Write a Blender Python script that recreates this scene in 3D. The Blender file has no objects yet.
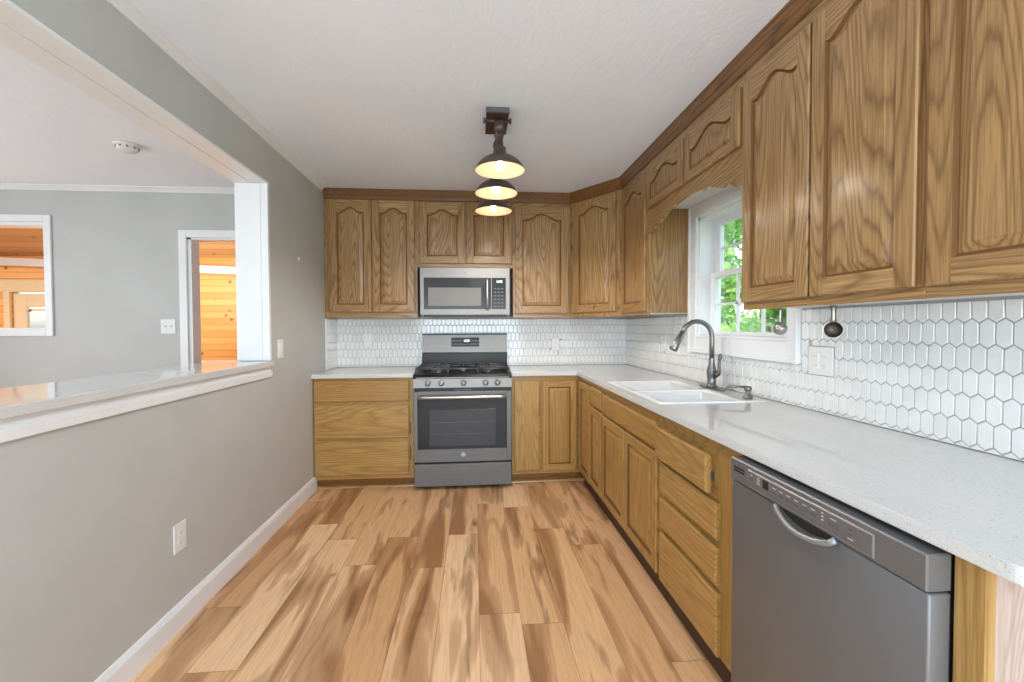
import bpy, bmesh, math, random
from mathutils import Vector, Matrix
random.seed(7)
PI = math.pi
C = bpy.context.scene.collection
S = bpy.context.scene

# ------------------------------------------------------------------ camera, sky, exposure
cam_d = bpy.data.cameras.new('camera'); cam = bpy.data.objects.new('camera', cam_d); C.objects.link(cam)
F_PX = 437.57
cam_d.sensor_width = 36.0; cam_d.sensor_fit = 'HORIZONTAL'
cam_d.lens = F_PX * 36.0 / 1024.0
cam_d.clip_start = 0.02; cam_d.clip_end = 300
cam_d.shift_x = (512 - 509.98) / 1024.0
cam_d.shift_y = -(341 - 336.97) / 1024.0
yaw, pitch, roll = 0.0801, 0.0233, -0.0037
cam.matrix_world = (Matrix.Translation((0, 0, 1.2771)) @ Matrix.Rotation(-yaw, 4, 'Z')
                    @ Matrix.Rotation(PI / 2 - pitch, 4, 'X') @ Matrix.Rotation(roll, 4, 'Z'))
S.camera = cam

w = bpy.data.worlds.new('sky'); S.world = w; w.use_nodes = True
nt = w.node_tree; nt.nodes.clear()
wo = nt.nodes.new('ShaderNodeOutputWorld'); bg = nt.nodes.new('ShaderNodeBackground')
sky = nt.nodes.new('ShaderNodeTexSky'); sky.sky_type = 'NISHITA'
sky.sun_elevation = math.radians(58); sky.sun_rotation = math.radians(200); sky.sun_disc = False
sky.air_density = 1.0; sky.dust_density = 2.5
bg.inputs['Strength'].default_value = 0.55
nt.links.new(sky.outputs[0], bg.inputs[0]); nt.links.new(bg.outputs[0], wo.inputs[0])

sun_d = bpy.data.lights.new('sun', 'SUN'); sun_d.energy = 8.0; sun_d.angle = math.radians(2); sun_d.color = (1, .96, .88)
sun = bpy.data.objects.new('sun', sun_d); C.objects.link(sun)
sun.rotation_euler = Vector((0.75, 0.35, -1.1)).to_track_quat('-Z', 'Y').to_euler()

def area(name, loc, direction, sx, sy, power, col=(1, 1, 1), spread=PI, shape='RECTANGLE'):
    d = bpy.data.lights.new(name, 'AREA'); d.shape = shape; d.size = sx
    if shape != 'DISK': d.size_y = sy
    d.energy = power; d.color = col; d.spread = spread
    o = bpy.data.objects.new(name, d); C.objects.link(o); o.location = loc
    o.rotation_euler = Vector(direction).to_track_quat('-Z', 'Y').to_euler()
    return o
# added area fills from the unseen rear and dining side, standing in for daylight
area('fill_rear', (-0.2, -2.75, 1.2), (0, 1, 1.0), 2.6, 2.1, 170, (0.70, 0.87, 1.0))
area('fill_dining', (-4.85, 1.2, 1.4), (1, 0, 1.0), 2.6, 1.7, 56, (0.68, 0.86, 1.0))
# added fill lights at the unseen kitchen globe and dining room flush lamp
gl_d = bpy.data.lights.new('kitchen_fill_light', 'POINT'); gl_d.energy = 36; gl_d.color = (.72, .88, 1); gl_d.shadow_soft_size = .14
gl = bpy.data.objects.new('kitchen_fill_light', gl_d); C.objects.link(gl); gl.location = (0.1, 0.45, 2.06)
area('dining_fill_light', (-3.0, 0.9, 2.36), (0, 0, -1), .5, .5, 13, (.78, .91, 1), shape='DISK')
area('sunroom_daylight', (-3.6, 5.0, 1.9), (-0.3, 0.55, 0.25), 1.6, 1.2, 27, (1, .98, .96))

S.view_settings.view_transform = 'Standard'
try: S.view_settings.look = 'None'
except Exception: pass
S.view_settings.exposure = 0.32
S.view_settings.gamma = 1.0
S.view_settings.use_curve_mapping = False
try:
    S.cycles.use_denoising = True
    S.cycles.max_bounces = 9
    S.cycles.diffuse_bounces = 5
    S.cycles.sample_clamp_indirect = 6
    S.cycles.caustics_reflective = False; S.cycles.caustics_refractive = False
except Exception: pass

# ------------------------------------------------------------------ key dimensions (metres)
D, L, R, H = 4.117, -1.26, 1.459, 2.444          # back wall Y, left wall X, right wall X, ceiling
CT = 0.912                                       # counter top height
DY = 3.90                                        # dining room far wall
REAR = -2.8

# ------------------------------------------------------------------ materials
def srgb(r, g, b):
    f = lambda c: (c / 255) / 12.92 if c / 255 <= .04045 else (((c / 255) + .055) / 1.055) ** 2.4
    return (f(r), f(g), f(b), 1)

class Mat:
    def __init__(s, name):
        s.m = bpy.data.materials.new(name); s.m.use_nodes = True
        s.t = s.m.node_tree; s.b = s.t.nodes['Principled BSDF']
    def n(s, kind, **kw):
        nd = s.t.nodes.new('ShaderNode' + kind)
        for k, v in kw.items():
            if k in nd.inputs.keys(): nd.inputs[k].default_value = v
            else: setattr(nd, k, v)
        return nd
    def l(s, a, b): s.t.links.new(a, b)
    def math(s, op, a, b=None, c=None):
        nd = s.t.nodes.new('ShaderNodeMath'); nd.operation = op
        for i, v in enumerate((a, b, c)):
            if v is None: continue
            if isinstance(v, (int, float)): nd.inputs[i].default_value = v
            else: s.l(v, nd.inputs[i])
        return nd.outputs[0]
    def vmath(s, op, a, b):
        nd = s.t.nodes.new('ShaderNodeVectorMath'); nd.operation = op
        for i, v in enumerate((a, b)):
            if isinstance(v, (tuple, list)): nd.inputs[i].default_value = v
            else: s.l(v, nd.inputs[i])
        return nd.outputs[0]
    def ramp(s, fac, stops, interp='LINEAR'):
        nd = s.t.nodes.new('ShaderNodeValToRGB'); s.l(fac, nd.inputs[0]); cr = nd.color_ramp; cr.interpolation = interp
        while len(cr.elements) < len(stops): cr.elements.new(.5)
        for e, (p, c) in zip(cr.elements, stops): e.position = p; e.color = c
        return nd.outputs[0]
    def mix(s, fac, a, b, blend='MIX'):
        nd = s.t.nodes.new('ShaderNodeMix'); nd.data_type = 'RGBA'; nd.blend_type = blend
        for i, v in ((0, fac), (6, a), (7, b)):
            if isinstance(v, (int, float)) or isinstance(v, tuple): nd.inputs[i].default_value = v
            else: s.l(v, nd.inputs[i])
        return nd.outputs[2]
    def noise(s, vec, scale, detail=3, rough=.5, dist=0):
        nd = s.t.nodes.new('ShaderNodeTexNoise'); nd.inputs['Scale'].default_value = scale
        nd.inputs['Detail'].default_value = detail; nd.inputs['Roughness'].default_value = rough
        nd.inputs['Distortion'].default_value = dist
        s.l(vec, nd.inputs['Vector']); return nd.outputs['Fac']
    def bump(s, h, strength=.2, dist=.002):
        nd = s.t.nodes.new('ShaderNodeBump'); nd.inputs['Strength'].default_value = strength; nd.inputs['Distance'].default_value = dist
        s.l(h, nd.inputs['Height']); s.l(nd.outputs[0], s.b.inputs['Normal'])
    def pos(s):
        return s.t.nodes.new('ShaderNodeNewGeometry').outputs['Position']

def plain(name, col, rough=.5, metal=0, bumpy=0, bscale=60, coat=0, spec=None):
    k = Mat(name); k.b.inputs['Roughness'].default_value = rough; k.b.inputs['Metallic'].default_value = metal
    if coat: k.b.inputs['Coat Weight'].default_value = coat; k.b.inputs['Coat Roughness'].default_value = .12
    if spec is not None: k.b.inputs['Specular IOR Level'].default_value = spec
    p = k.pos(); nz = k.noise(p, 3.0, 3)
    a = tuple(c * .965 for c in col[:3]) + (1,); b = tuple(min(1, c * 1.03) for c in col[:3]) + (1,)
    k.l(k.ramp(nz, [(.3, a), (.7, b)]), k.b.inputs['Base Color'])
    if bumpy: k.bump(k.noise(p, bscale, 4), bumpy, .004)
    return k.m

def oak(name, axis, light, mid, dark, rough=.32, freq=1.0):
    k = Mat(name)
    oi = k.t.nodes.new('ShaderNodeObjectInfo')
    off = k.vmath('MULTIPLY', oi.outputs['Random'], (13.7, 9.1, 17.3)) if False else None
    p = k.pos()
    cmb = k.t.nodes.new('ShaderNodeCombineXYZ')
    r = oi.outputs['Random']
    k.l(k.math('MULTIPLY', r, 37.0), cmb.inputs[0]); k.l(k.math('MULTIPLY', r, 23.0), cmb.inputs[1]); k.l(k.math('MULTIPLY', r, 51.0), cmb.inputs[2])
    p = k.vmath('ADD', p, cmb.outputs[0])
    st = {'x': (.085, 1, 1), 'y': (1, .085, 1), 'z': (1, 1, .10)}[axis]
    fine = {'x': (.03, 1, 1), 'y': (1, .03, 1), 'z': (1, 1, .03)}[axis]
    q = k.vmath('MULTIPLY', p, st)
    big = k.noise(q, 4.2 * freq, 1.2, .4)
    wob = k.noise(q, 34 * freq, 3, .6)
    q2 = k.vmath('MULTIPLY', p, fine)
    rings = k.math('ADD', k.math('MULTIPLY', big, 42.0), k.math('MULTIPLY', wob, .8))
    fr = k.math('FRACT', rings)
    line = k.ramp(fr, [(0, (.25, .25, .25, 1)), (.2, (0, 0, 0, 1)), (.55, (.22, .22, .22, 1)), (.82, (1, 1, 1, 1)), (1, (.25, .25, .25, 1))])
    pore = k.noise(q2, 120, 4, .7)
    porel = k.ramp(pore, [(.40, (1, 1, 1, 1)), (.58, (0, 0, 0, 1))])
    tone = k.noise(q, 1.6, 2)
    base = k.mix(k.ramp(tone, [(.3, (0, 0, 0, 1)), (.7, (1, 1, 1, 1))]), light, mid)
    c1 = k.mix(k.math('MULTIPLY', k.math('MULTIPLY', line, k.math('ADD', .45, k.noise(q2, 60, 2, .5))), .62), base, dark)
    c2 = k.mix(k.math('MULTIPLY', porel, .42), c1, dark)
    k.l(c2, k.b.inputs['Base Color'])
    k.b.inputs['Roughness'].default_value = rough
    k.b.inputs['Coat Weight'].default_value = .32; k.b.inputs['Coat Roughness'].default_value = .16; k.b.inputs['Specular IOR Level'].default_value = .3
    k.bump(pore, .08, .001)
    return k.m

OL, OM, OD = srgb(182, 146, 98), srgb(162, 124, 78), srgb(86, 54, 26)
M = {}
M['oak_x'] = oak('oak_grain_across', 'x', OL, OM, OD)
M['oak_y'] = oak('oak_grain_deep', 'y', OL, OM, OD)
M['oak_z'] = oak('oak_grain_upright', 'z', OL, OM, OD)
BL, BM_, BD = srgb(188, 150, 90), srgb(172, 132, 72), srgb(130, 92, 46)
M['base_x'] = oak('honey_oak_across', 'x', BL, BM_, BD)
M['base_y'] = oak('honey_oak_deep', 'y', BL, BM_, BD)
M['base_z'] = oak('honey_oak_upright', 'z', BL, BM_, BD)
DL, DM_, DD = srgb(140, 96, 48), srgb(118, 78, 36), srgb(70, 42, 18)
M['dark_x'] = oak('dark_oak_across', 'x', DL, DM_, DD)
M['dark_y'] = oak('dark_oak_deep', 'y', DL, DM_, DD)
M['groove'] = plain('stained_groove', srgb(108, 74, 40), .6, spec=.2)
M['toe_shade'] = plain('shaded_toe_board', srgb(66, 44, 28), .6)  # shade of the deep toe recess put into the board colour
M['raw_side'] = oak('raw_side_panel', 'z', srgb(190, 170, 156), srgb(178, 156, 142), srgb(150, 128, 112), .7, 2.0)
M['cabinet_inside'] = plain('cabinet_underside', srgb(214, 212, 208), .6)
M['wall'] = plain('grey_wall_paint', srgb(187, 187, 184), .55, bumpy=.03, bscale=150)
M['white'] = plain('white_trim_paint', srgb(232, 232, 233), .35)
M['plastic'] = plain('white_plastic', srgb(226, 225, 223), .35)
M['porcelain'] = plain('white_enamel', srgb(236, 237, 238), .16, coat=.4)
M['dark_gap'] = plain('dark_gap', srgb(22, 20, 20), .7)
M['black_plastic'] = plain('black_plastic', srgb(26, 25, 25), .35, spec=.3)
M['iron'] = plain('cast_iron', srgb(92, 92, 93), .45, .4, .3, 200)
M['bronze'] = plain('aged_bronze', srgb(100, 88, 82), .42, .7, .15, 90)
M['rust'] = plain('rusty_wood_block', srgb(84, 52, 42), .6)
M['nickel'] = plain('brushed_nickel', srgb(128, 127, 126), .34, .95)
M['dull_metal'] = plain('tarnished_metal', srgb(170, 165, 156), .3, .9)
M['pale_wood'] = plain('pale_painted_door', srgb(214, 186, 140), .5)

def ceiling_mat():
    k = Mat('textured_ceiling'); p = k.pos()
    v = k.vmath('MULTIPLY', p, (1, .45, 1))
    n1 = k.noise(v, 20, 5, .65, 1.6); k.bump(k.ramp(n1, [(.42, (0, 0, 0, 1)), (.6, (1, 1, 1, 1))]), .2, .003)
    k.l(k.ramp(k.noise(p, 2, 2), [(.3, srgb(236, 242, 252)), (.7, srgb(240, 246, 254))]), k.b.inputs['Base Color'])
    k.b.inputs['Roughness'].default_value = .7
    return k.m
M['ceiling'] = ceiling_mat()

def brushed(name, col, rough=.3, metal=.85, axis='x'):
    k = Mat(name); p = k.pos()
    st = {'x': (.02, 1, 1), 'y': (1, .02, 1), 'z': (1, 1, .02)}[axis]
    n = k.noise(k.vmath('MULTIPLY', p, st), 420, 2)
    a = tuple(c * .9 for c in col[:3]) + (1,); b = tuple(min(1, c * 1.1) for c in col[:3]) + (1,)
    k.l(k.ramp(n, [(.3, a), (.7, b)]), k.b.inputs['Base Color'])
    k.b.inputs['Metallic'].default_value = metal
    k.l(k.ramp(n, [(.3, (rough - .04,) * 3 + (1,)), (.7, (rough + .04,) * 3 + (1,))]), k.b.inputs['Roughness'])
    return k.m
M['steel'] = brushed('slate_steel', srgb(108, 106, 105), .45, .5)
M['steel_light'] = brushed('bright_steel', srgb(140, 137, 134), .45, .35)
M['dw_steel'] = plain('dishwasher_steel', srgb(116, 115, 115), .42, .4)
M['dw_light'] = brushed('dishwasher_trim_steel', srgb(150, 150, 152), .4, .5, 'y')

def glass_black(name, col, rough=.1, spec=.35):
    k = Mat(name); k.l(k.ramp(k.noise(k.pos(), 5, 2), [(.3, col), (.7, tuple(c * 1.15 for c in col[:3]) + (1,))]), k.b.inputs['Base Color'])
    k.b.inputs['Roughness'].default_value = rough; k.b.inputs['Specular IOR Level'].default_value = spec
    return k.m
M['oven_glass'] = glass_black('oven_glass', srgb(30, 30, 33))
M['oven_view'] = glass_black('oven_inner_view', srgb(58, 58, 60), .2)
M['mw_glass'] = glass_black('microwave_glass', srgb(46, 46, 47), .12, .14)
M['mw_view'] = glass_black('microwave_mesh_window', srgb(120, 119, 118), .35, .15)

def pane_mat():
    k = Mat('window_glass'); k.t.nodes.remove(k.b); out = k.t.nodes['Material Output']
    tr = k.n('BsdfTransparent'); gl = k.n('BsdfGlossy'); gl.inputs['Roughness'].default_value = .02
    fr = k.n('Fresnel'); fr.inputs['IOR'].default_value = 1.4
    mx = k.n('MixShader'); k.l(k.math('MULTIPLY', fr.outputs[0], .25), mx.inputs[0]); k.l(tr.outputs[0], mx.inputs[1]); k.l(gl.outputs[0], mx.inputs[2])
    k.l(mx.outputs[0], out.inputs['Surface']); return k.m
M['glass'] = pane_mat()

def quartz():
    k = Mat('speckled_white_quartz'); p = k.pos()
    s1 = k.ramp(k.noise(p, 210, 2, .6), [(.60, (0, 0, 0, 1)), (.72, (1, 1, 1, 1))])
    s2 = k.ramp(k.noise(p, 330, 2, .6), [(.62, (0, 0, 0, 1)), (.72, (1, 1, 1, 1))])
    c = k.mix(k.math('MULTIPLY', s1, .6), srgb(206, 205, 203), srgb(150, 146, 140))
    c = k.mix(k.math('MULTIPLY', s2, .6), c, srgb(244, 244, 243))
    k.l(c, k.b.inputs['Base Color']); k.b.inputs['Roughness'].default_value = .055
    k.b.inputs['Specular IOR Level'].default_value = .5
    return k.m
M['quartz'] = quartz()

def tile_mat():
    k = Mat('glossy_white_tile'); p = k.pos()
    k.l(k.ramp(k.noise(p, 12, 2), [(.3, srgb(221, 220, 218)), (.7, srgb(230, 229, 227))]), k.b.inputs['Base Color'])
    k.b.inputs['Roughness'].default_value = .14; k.b.inputs['Coat Weight'].default_value = .3
    return k.m
M['tile'] = tile_mat()
M['grout'] = plain('grey_grout', srgb(172, 172, 172), .8)

def floor_mat():
    k = Mat('hickory_plank_floor')
    tc = k.pos(); sp = k.t.nodes.new('ShaderNodeSeparateXYZ'); k.l(tc, sp.inputs[0])
    W, LN = .181, 1.22
    xr = k.math('DIVIDE', k.math('ADD', sp.outputs[0], 5.0 + .055), W)
    row = k.math('FLOOR', xr); fx = k.math('FRACT', xr)
    wn = k.t.nodes.new('ShaderNodeTexWhiteNoise'); wn.noise_dimensions = '1D'; k.l(row, wn.inputs['W'])
    yr = k.math('ADD', k.math('DIVIDE', sp.outputs[1], LN), k.math('MULTIPLY', wn.outputs[0], 7.31))
    col = k.math('FLOOR', yr); fy = k.math('FRACT', yr)
    cb = k.t.nodes.new('ShaderNodeCombineXYZ'); k.l(row, cb.inputs[0]); k.l(col, cb.inputs[1])
    w2 = k.t.nodes.new('ShaderNodeTexWhiteNoise'); w2.noise_dimensions = '2D'; k.l(cb.outputs[0], w2.inputs['Vector'])
    rid = w2.outputs['Value']
    cb2 = k.t.nodes.new('ShaderNodeCombineXYZ')
    k.l(k.math('MULTIPLY', rid, 61.0), cb2.inputs[0]); k.l(k.math('MULTIPLY', rid, 37.0), cb2.inputs[1]); k.l(k.math('MULTIPLY', rid, 11.0), cb2.inputs[2])
    p = k.vmath('ADD', tc, cb2.outputs[0])
    q = k.vmath('MULTIPLY', p, (1, .13, 1))
    streak = k.noise(q, 8.0, 2.4, .5, .5)
    heart = k.ramp(streak, [(.50, (0, 0, 0, 1)), (.525, (.42, .42, .42, 1)), (.60, (.66, .66, .66, 1)), (.66, (1, 1, 1, 1))])
    core = k.ramp(k.noise(k.vmath('ADD', q, (3.1, 1.7, .3)), 11, 3, .6, .4), [(.58, (0, 0, 0, 1)), (.68, (1, 1, 1, 1))])
    light = k.ramp(rid, [(0, srgb(232, 188, 142)), (.35, srgb(218, 170, 124)), (.6, srgb(240, 200, 156)), (.85, srgb(206, 156, 110)), (1, srgb(228, 182, 136))])
    c = k.mix(k.math('MULTIPLY', heart, .85), light, srgb(146, 98, 56))
    c = k.mix(k.math('MULTIPLY', core, .55), c, srgb(104, 68, 40))
    grain = k.noise(k.vmath('MULTIPLY', p, (1, .05, 1)), 95, 3, .6)
    c = k.mix(k.math('MULTIPLY', k.ramp(grain, [(.42, (0, 0, 0, 1)), (.66, (1, 1, 1, 1))]), .22), c, srgb(140, 96, 58))
    # knots
    vo = k.t.nodes.new('ShaderNodeTexVoronoi'); vo.inputs['Scale'].default_value = 3.2
    k.l(k.vmath('MULTIPLY', k.vmath('ADD', p, k_noise_vec(k, p)), (1, .55, 1)), vo.inputs['Vector'])
    kn = k.ramp(vo.outputs['Distance'], [(.02, (1, 1, 1, 1)), (.10, (.25, .25, .25, 1)), (.16, (0, 0, 0, 1))])
    c = k.mix(k.math('MULTIPLY', kn, .6), c, srgb(88, 56, 32))
    # seams
    ex = k.math('MINIMUM', fx, k.math('SUBTRACT', 1.0, fx)); ey = k.math('MINIMUM', fy, k.math('SUBTRACT', 1.0, fy))
    sm = k.math('MAXIMUM', k.math('LESS_THAN', ex, .008), k.math('LESS_THAN', ey, .0016))
    c = k.mix(k.math('MULTIPLY', sm, .45), c, srgb(96, 64, 38))
    k.l(c, k.b.inputs['Base Color']); k.b.inputs['Roughness'].default_value = .38
    k.b.inputs['Specular IOR Level'].default_value = .35
    return k.m
def k_noise_vec(k, p):
    nd = k.t.nodes.new('ShaderNodeTexNoise'); nd.inputs['Scale'].default_value = 4; k.l(p, nd.inputs['Vector'])
    return k.vmath('MULTIPLY', nd.outputs['Color'], (.25, .25, .25))
M['floor'] = floor_mat()

def pine_mat(name, ax, bandax, c1, c2, bw=.135):
    k = Mat(name); p = k.pos(); sp = k.t.nodes.new('ShaderNodeSeparateXYZ'); k.l(p, sp.inputs[0])
    v = k.math('DIVIDE', sp.outputs['xyz'.index(bandax)], bw); fr = k.math('FRACT', v)
    wn = k.t.nodes.new('ShaderNodeTexWhiteNoise'); wn.noise_dimensions = '1D'; k.l(k.math('FLOOR', v), wn.inputs['W'])
    c = k.mix(wn.outputs[0], c1, c2)
    st = {'x': (.08, 1, 1), 'y': (1, .08, 1), 'z': (1, 1, .08)}[ax]
    c = k.mix(k.math('MULTIPLY', k.noise(k.vmath('MULTIPLY', p, st), 40, 3), .35), c, srgb(196, 120, 48))
    vo = k.t.nodes.new('ShaderNodeTexVoronoi'); vo.inputs['Scale'].default_value = 6.5; k.l(p, vo.inputs['Vector'])
    kn = k.ramp(vo.outputs['Distance'], [(.10, (1, 1, 1, 1)), (.17, (0, 0, 0, 1))])
    c = k.mix(k.math('MULTIPLY', kn, .8), c, srgb(96, 48, 16))
    e = k.math('LESS_THAN', k.math('MINIMUM', fr, k.math('SUBTRACT', 1.0, fr)), .05)
    c = k.mix(k.math('MULTIPLY', e, .6), c, srgb(160, 96, 36))
    k.l(c, k.b.inputs['Base Color']); k.b.inputs['Roughness'].default_value = .4
    return k.m
M['pine'] = pine_mat('knotty_pine_boards', 'x', 'z', srgb(242, 180, 96), srgb(226, 152, 66), .088)
M['pine_ceiling'] = pine_mat('pine_ceiling_boards', 'x', 'y', srgb(196, 160, 112), srgb(176, 138, 92))
M['lawn'] = plain('lawn_green', srgb(96, 140, 60), .9, bumpy=.5, bscale=30)
M['deck'] = plain('pale_deck', srgb(206, 204, 196), .8)
M['bark'] = plain('tree_bark', srgb(96, 78, 60), .9, bumpy=.5, bscale=40)
def leaf_mat(name, a, b):
    k = Mat(name); n = k.noise(k.pos(), 5, 3)
    k.l(k.ramp(n, [(.3, a), (.7, b)]), k.b.inputs['Base Color']); k.b.inputs['Roughness'].default_value = .5
    k.b.inputs['Transmission Weight'].default_value = 0
    out = k.t.nodes['Material Output']; tl = k.n('BsdfTranslucent'); tl.inputs['Color'].default_value = b
    mx = k.n('MixShader'); mx.inputs[0].default_value = .45
    k.l(k.b.outputs[0], mx.inputs[1]); k.l(tl.outputs[0], mx.inputs[2]); k.l(mx.outputs[0], out.inputs['Surface'])
    return k.m
M['leaf_a'] = leaf_mat('fresh_leaves', srgb(112, 172, 78), srgb(184, 222, 140))
M['leaf_b'] = leaf_mat('mid_leaves', srgb(74, 134, 60), srgb(142, 194, 104))
def emis(name, col, st):
    k = Mat(name); k.b.inputs['Emission Color'].default_value = col; k.b.inputs['Emission Strength'].default_value = st
    k.b.inputs['Base Color'].default_value = col; return k.m
M['bulb'] = emis('warm_bulb', (1, .84, .66, 1), 18)
M['added_lamp_diffuser'] = emis('added_lamp_diffuser', (1, .97, .92, 1), 4)  # glow for the added lamps out of view
M['digits'] = emis('clock_digits', (.75, .95, 1, 1), 1.6)
M['shade_inner'] = plain('cream_enamel_inside', srgb(226, 198, 168), .5)
M['marking'] = plain('pale_marking', srgb(206, 206, 206), .5)
M['grey_marking'] = plain('grey_marking', srgb(92, 92, 94), .5)
M['chrome'] = plain('polished_handle_metal', srgb(176, 174, 172), .32, .9)
M['cup_inside'] = plain('dark_cup_interior', srgb(96, 90, 82), .45, .7)
M['slot'] = plain('socket_slot', srgb(168, 168, 168), .6)

# ------------------------------------------------------------------ mesh builder
class MB:
    def __init__(s, T=None): s.v = []; s.f = []; s.fm = []; s.sm = []; s.T = T or Matrix.Identity(4); s.mats = []
    def mi(s, m):
        if m not in s.mats: s.mats.append(m)
        return s.mats.index(m)
    def add(s, verts, faces, m, smooth=False, T=None):
        b = len(s.v); TT = s.T @ T if T is not None else s.T
        s.v += [TT @ Vector(q) for q in verts]
        i = s.mi(m)
        for f in faces: s.f.append([b + x for x in f]); s.fm.append(i); s.sm.append(smooth)
    def box(s, x0, x1, y0, y1, z0, z1, m, bev=0, T=None, seg=1):
        x0, x1 = sorted((x0, x1)); y0, y1 = sorted((y0, y1)); z0, z1 = sorted((z0, z1))
        if bev <= 0:
            vs = [(x, y, z) for x in (x0, x1) for y in (y0, y1) for z in (z0, z1)]
            s.add(vs, [(0, 1, 3, 2), (4, 6, 7, 5), (0, 4, 5, 1), (2, 3, 7, 6), (0, 2, 6, 4), (1, 5, 7, 3)], m, False, T); return
        bm = bmesh.new(); bmesh.ops.create_cube(bm, size=1)
        for q in bm.verts: q.co = Vector(((x0 + x1) / 2 + q.co.x * (x1 - x0), (y0 + y1) / 2 + q.co.y * (y1 - y0), (z0 + z1) / 2 + q.co.z * (z1 - z0)))
        bmesh.ops.bevel(bm, geom=bm.edges[:], offset=min(bev, .45 * min(x1 - x0, y1 - y0, z1 - z0)), segments=seg, affect='EDGES', profile=.5)
        s.frombm(bm, m, seg > 1, T)
    def frombm(s, bm, m, smooth=False, T=None):
        bm.verts.index_update()
        s.add([q.co.copy() for q in bm.verts], [[q.index for q in f.verts] for f in bm.faces], m, smooth, T); bm.free()
    def prism(s, pts, a, b, m, axis='z', smooth=False, T=None):
        """polygon pts extruded a->b along axis; pts are the other two coordinates in x,y,z order"""
        def P(p, h): return {'z': (p[0], p[1], h), 'y': (p[0], h, p[1]), 'x': (h, p[0], p[1])}[axis]
        n = len(pts); vs = [P(p, a) for p in pts] + [P(p, b) for p in pts]
        fs = [list(range(n)), list(range(2 * n - 1, n - 1, -1))] + [(i, i + n, (i + 1) % n + n, (i + 1) % n) for i in range(n)]
        s.add(vs, fs[:2], m, False, T); s.add(vs, fs[2:], m, smooth, T)
    def lathe(s, prof, m, seg=32, T=None, smooth=True):
        vs = []; fs = []; n = len(prof)
        for r, z in prof:
            for k in range(seg): a = 2 * PI * k / seg; vs.append((r * math.cos(a), r * math.sin(a), z))
        for i in range(n - 1):
            for k in range(seg): fs.append((i * seg + k, i * seg + (k + 1) % seg, (i + 1) * seg + (k + 1) % seg, (i + 1) * seg + k))
        s.add(vs, fs, m, smooth, T)
    def cyl(s, r, z0, z1, m, seg=24, T=None, r2=None):
        r2 = r if r2 is None else r2
        s.lathe([(1e-5, z0), (r, z0)], m, seg, T, False); s.lathe([(r, z0), (r2, z1)], m, seg, T); s.lathe([(r2, z1), (1e-5, z1)], m, seg, T, False)
    def tube(s, pts, r, m, seg=12, T=None, closed=False, cap=True):
        pts = [Vector(p) for p in pts]; n = len(pts); rr = r if isinstance(r, (list, tuple)) else [r] * n
        vs = []; fs = []; up = None
        for i, p in enumerate(pts):
            if closed: t = pts[(i + 1) % n] - pts[i - 1]
            else: t = pts[min(i + 1, n - 1)] - pts[max(i - 1, 0)]
            t.normalize()
            if up is None:
                up = Vector((0, 0, 1)) if abs(t.z) < .9 else Vector((1, 0, 0))
            up = (up - t * up.dot(t)).normalized(); sd = t.cross(up)
            for k in range(seg): a = 2 * PI * k / seg; vs.append(p + (up * math.cos(a) + sd * math.sin(a)) * rr[i])
        for i in range(n if closed else n - 1):
            j = (i + 1) % n
            for k in range(seg): fs.append((i * seg + k, i * seg + (k + 1) % seg, j * seg + (k + 1) % seg, j * seg + k))
        if cap and not closed: fs.append(list(range(seg))); fs.append(list(range(n * seg - 1, (n - 1) * seg - 1, -1)))
        s.add(vs, fs, m, True, T)
    def build(s, name, parent=None, origin=None):
        me = bpy.data.meshes.new(name)
        o = Vector(origin) if origin is not None else Vector((0, 0, 0))
        ploc = o
        if parent is not None: ploc = parent.matrix_basis.translation.copy() if parent.parent is None else PL[parent.name]
        me.from_pydata([tuple(q - ploc) for q in s.v], [], s.f)
        for m in s.mats: me.materials.append(m)
        for p, i, sm in zip(me.polygons, s.fm, s.sm): p.material_index = i; p.use_smooth = sm
        bm = bmesh.new(); bm.from_mesh(me); bmesh.ops.recalc_face_normals(bm, faces=bm.faces); bm.to_mesh(me); bm.free()
        me.update(); ob = bpy.data.objects.new(name, me); C.objects.link(ob)
        if parent is not None: ob.parent = parent
        else: ob.location = o
        PL[ob.name] = ploc
        return ob
PL = {}
def tag(o, label, cat, group=None):
    o['label'] = label; o['category'] = cat
    if group: o['group'] = group
    return o
def thing(name, label, cat, loc, group=None):
    o = bpy.data.objects.new(name, None); C.objects.link(o); o.location = loc; o.empty_display_size = .05
    PL[o.name] = Vector(loc)
    return tag(o, label, cat, group)
def struct(name, mb, parent=None):
    o = mb.build(name, parent)
    if parent is None: o['kind'] = 'structure'
    return o
def frame(o, u, n):
    u = Vector(u).normalized(); n = Vector(n).normalized(); o = Vector(o)
    # local x = along width, local y = outward, local z = up
    return Matrix(((u.x, n.x, 0, o.x), (u.y, n.y, 0, o.y), (u.z, n.z, 1, o.z), (0, 0, 0, 1)))

# ------------------------------------------------------------------ SETTING
b = MB(); b.box(-5.0, R + .12, REAR, 4.35, -.1, 0, M['floor']); struct('floor', b)
b = MB(); b.box(L - .09, R + .12, REAR, 4.25, H, H + .12, M['ceiling']); struct('ceiling', b)
b = MB(); b.box(-5.1, L - .0905, REAR, 4.02, H + .001, H + .12, M['ceiling']); struct('ceiling_dining', b)
b = MB(); b.box(L - .18, R + .12, D, D + .12, 0, H, M['wall']); struct('wall_back', b)
# right wall with the window hole
WY0, WY1, WZ0, WZ1 = 1.916, 2.752, 1.205, 1.975
b = MB()
b.box(R, R + .14, REAR, WY0, 0, H, M['wall']); b.box(R, R + .14, WY1, D, 0, H, M['wall'])
b.box(R, R + .14, WY0, WY1, 0, WZ0, M['wall']); b.box(R, R + .14, WY0, WY1, WZ1, H, M['wall'])
struct('wall_right', b)
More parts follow.
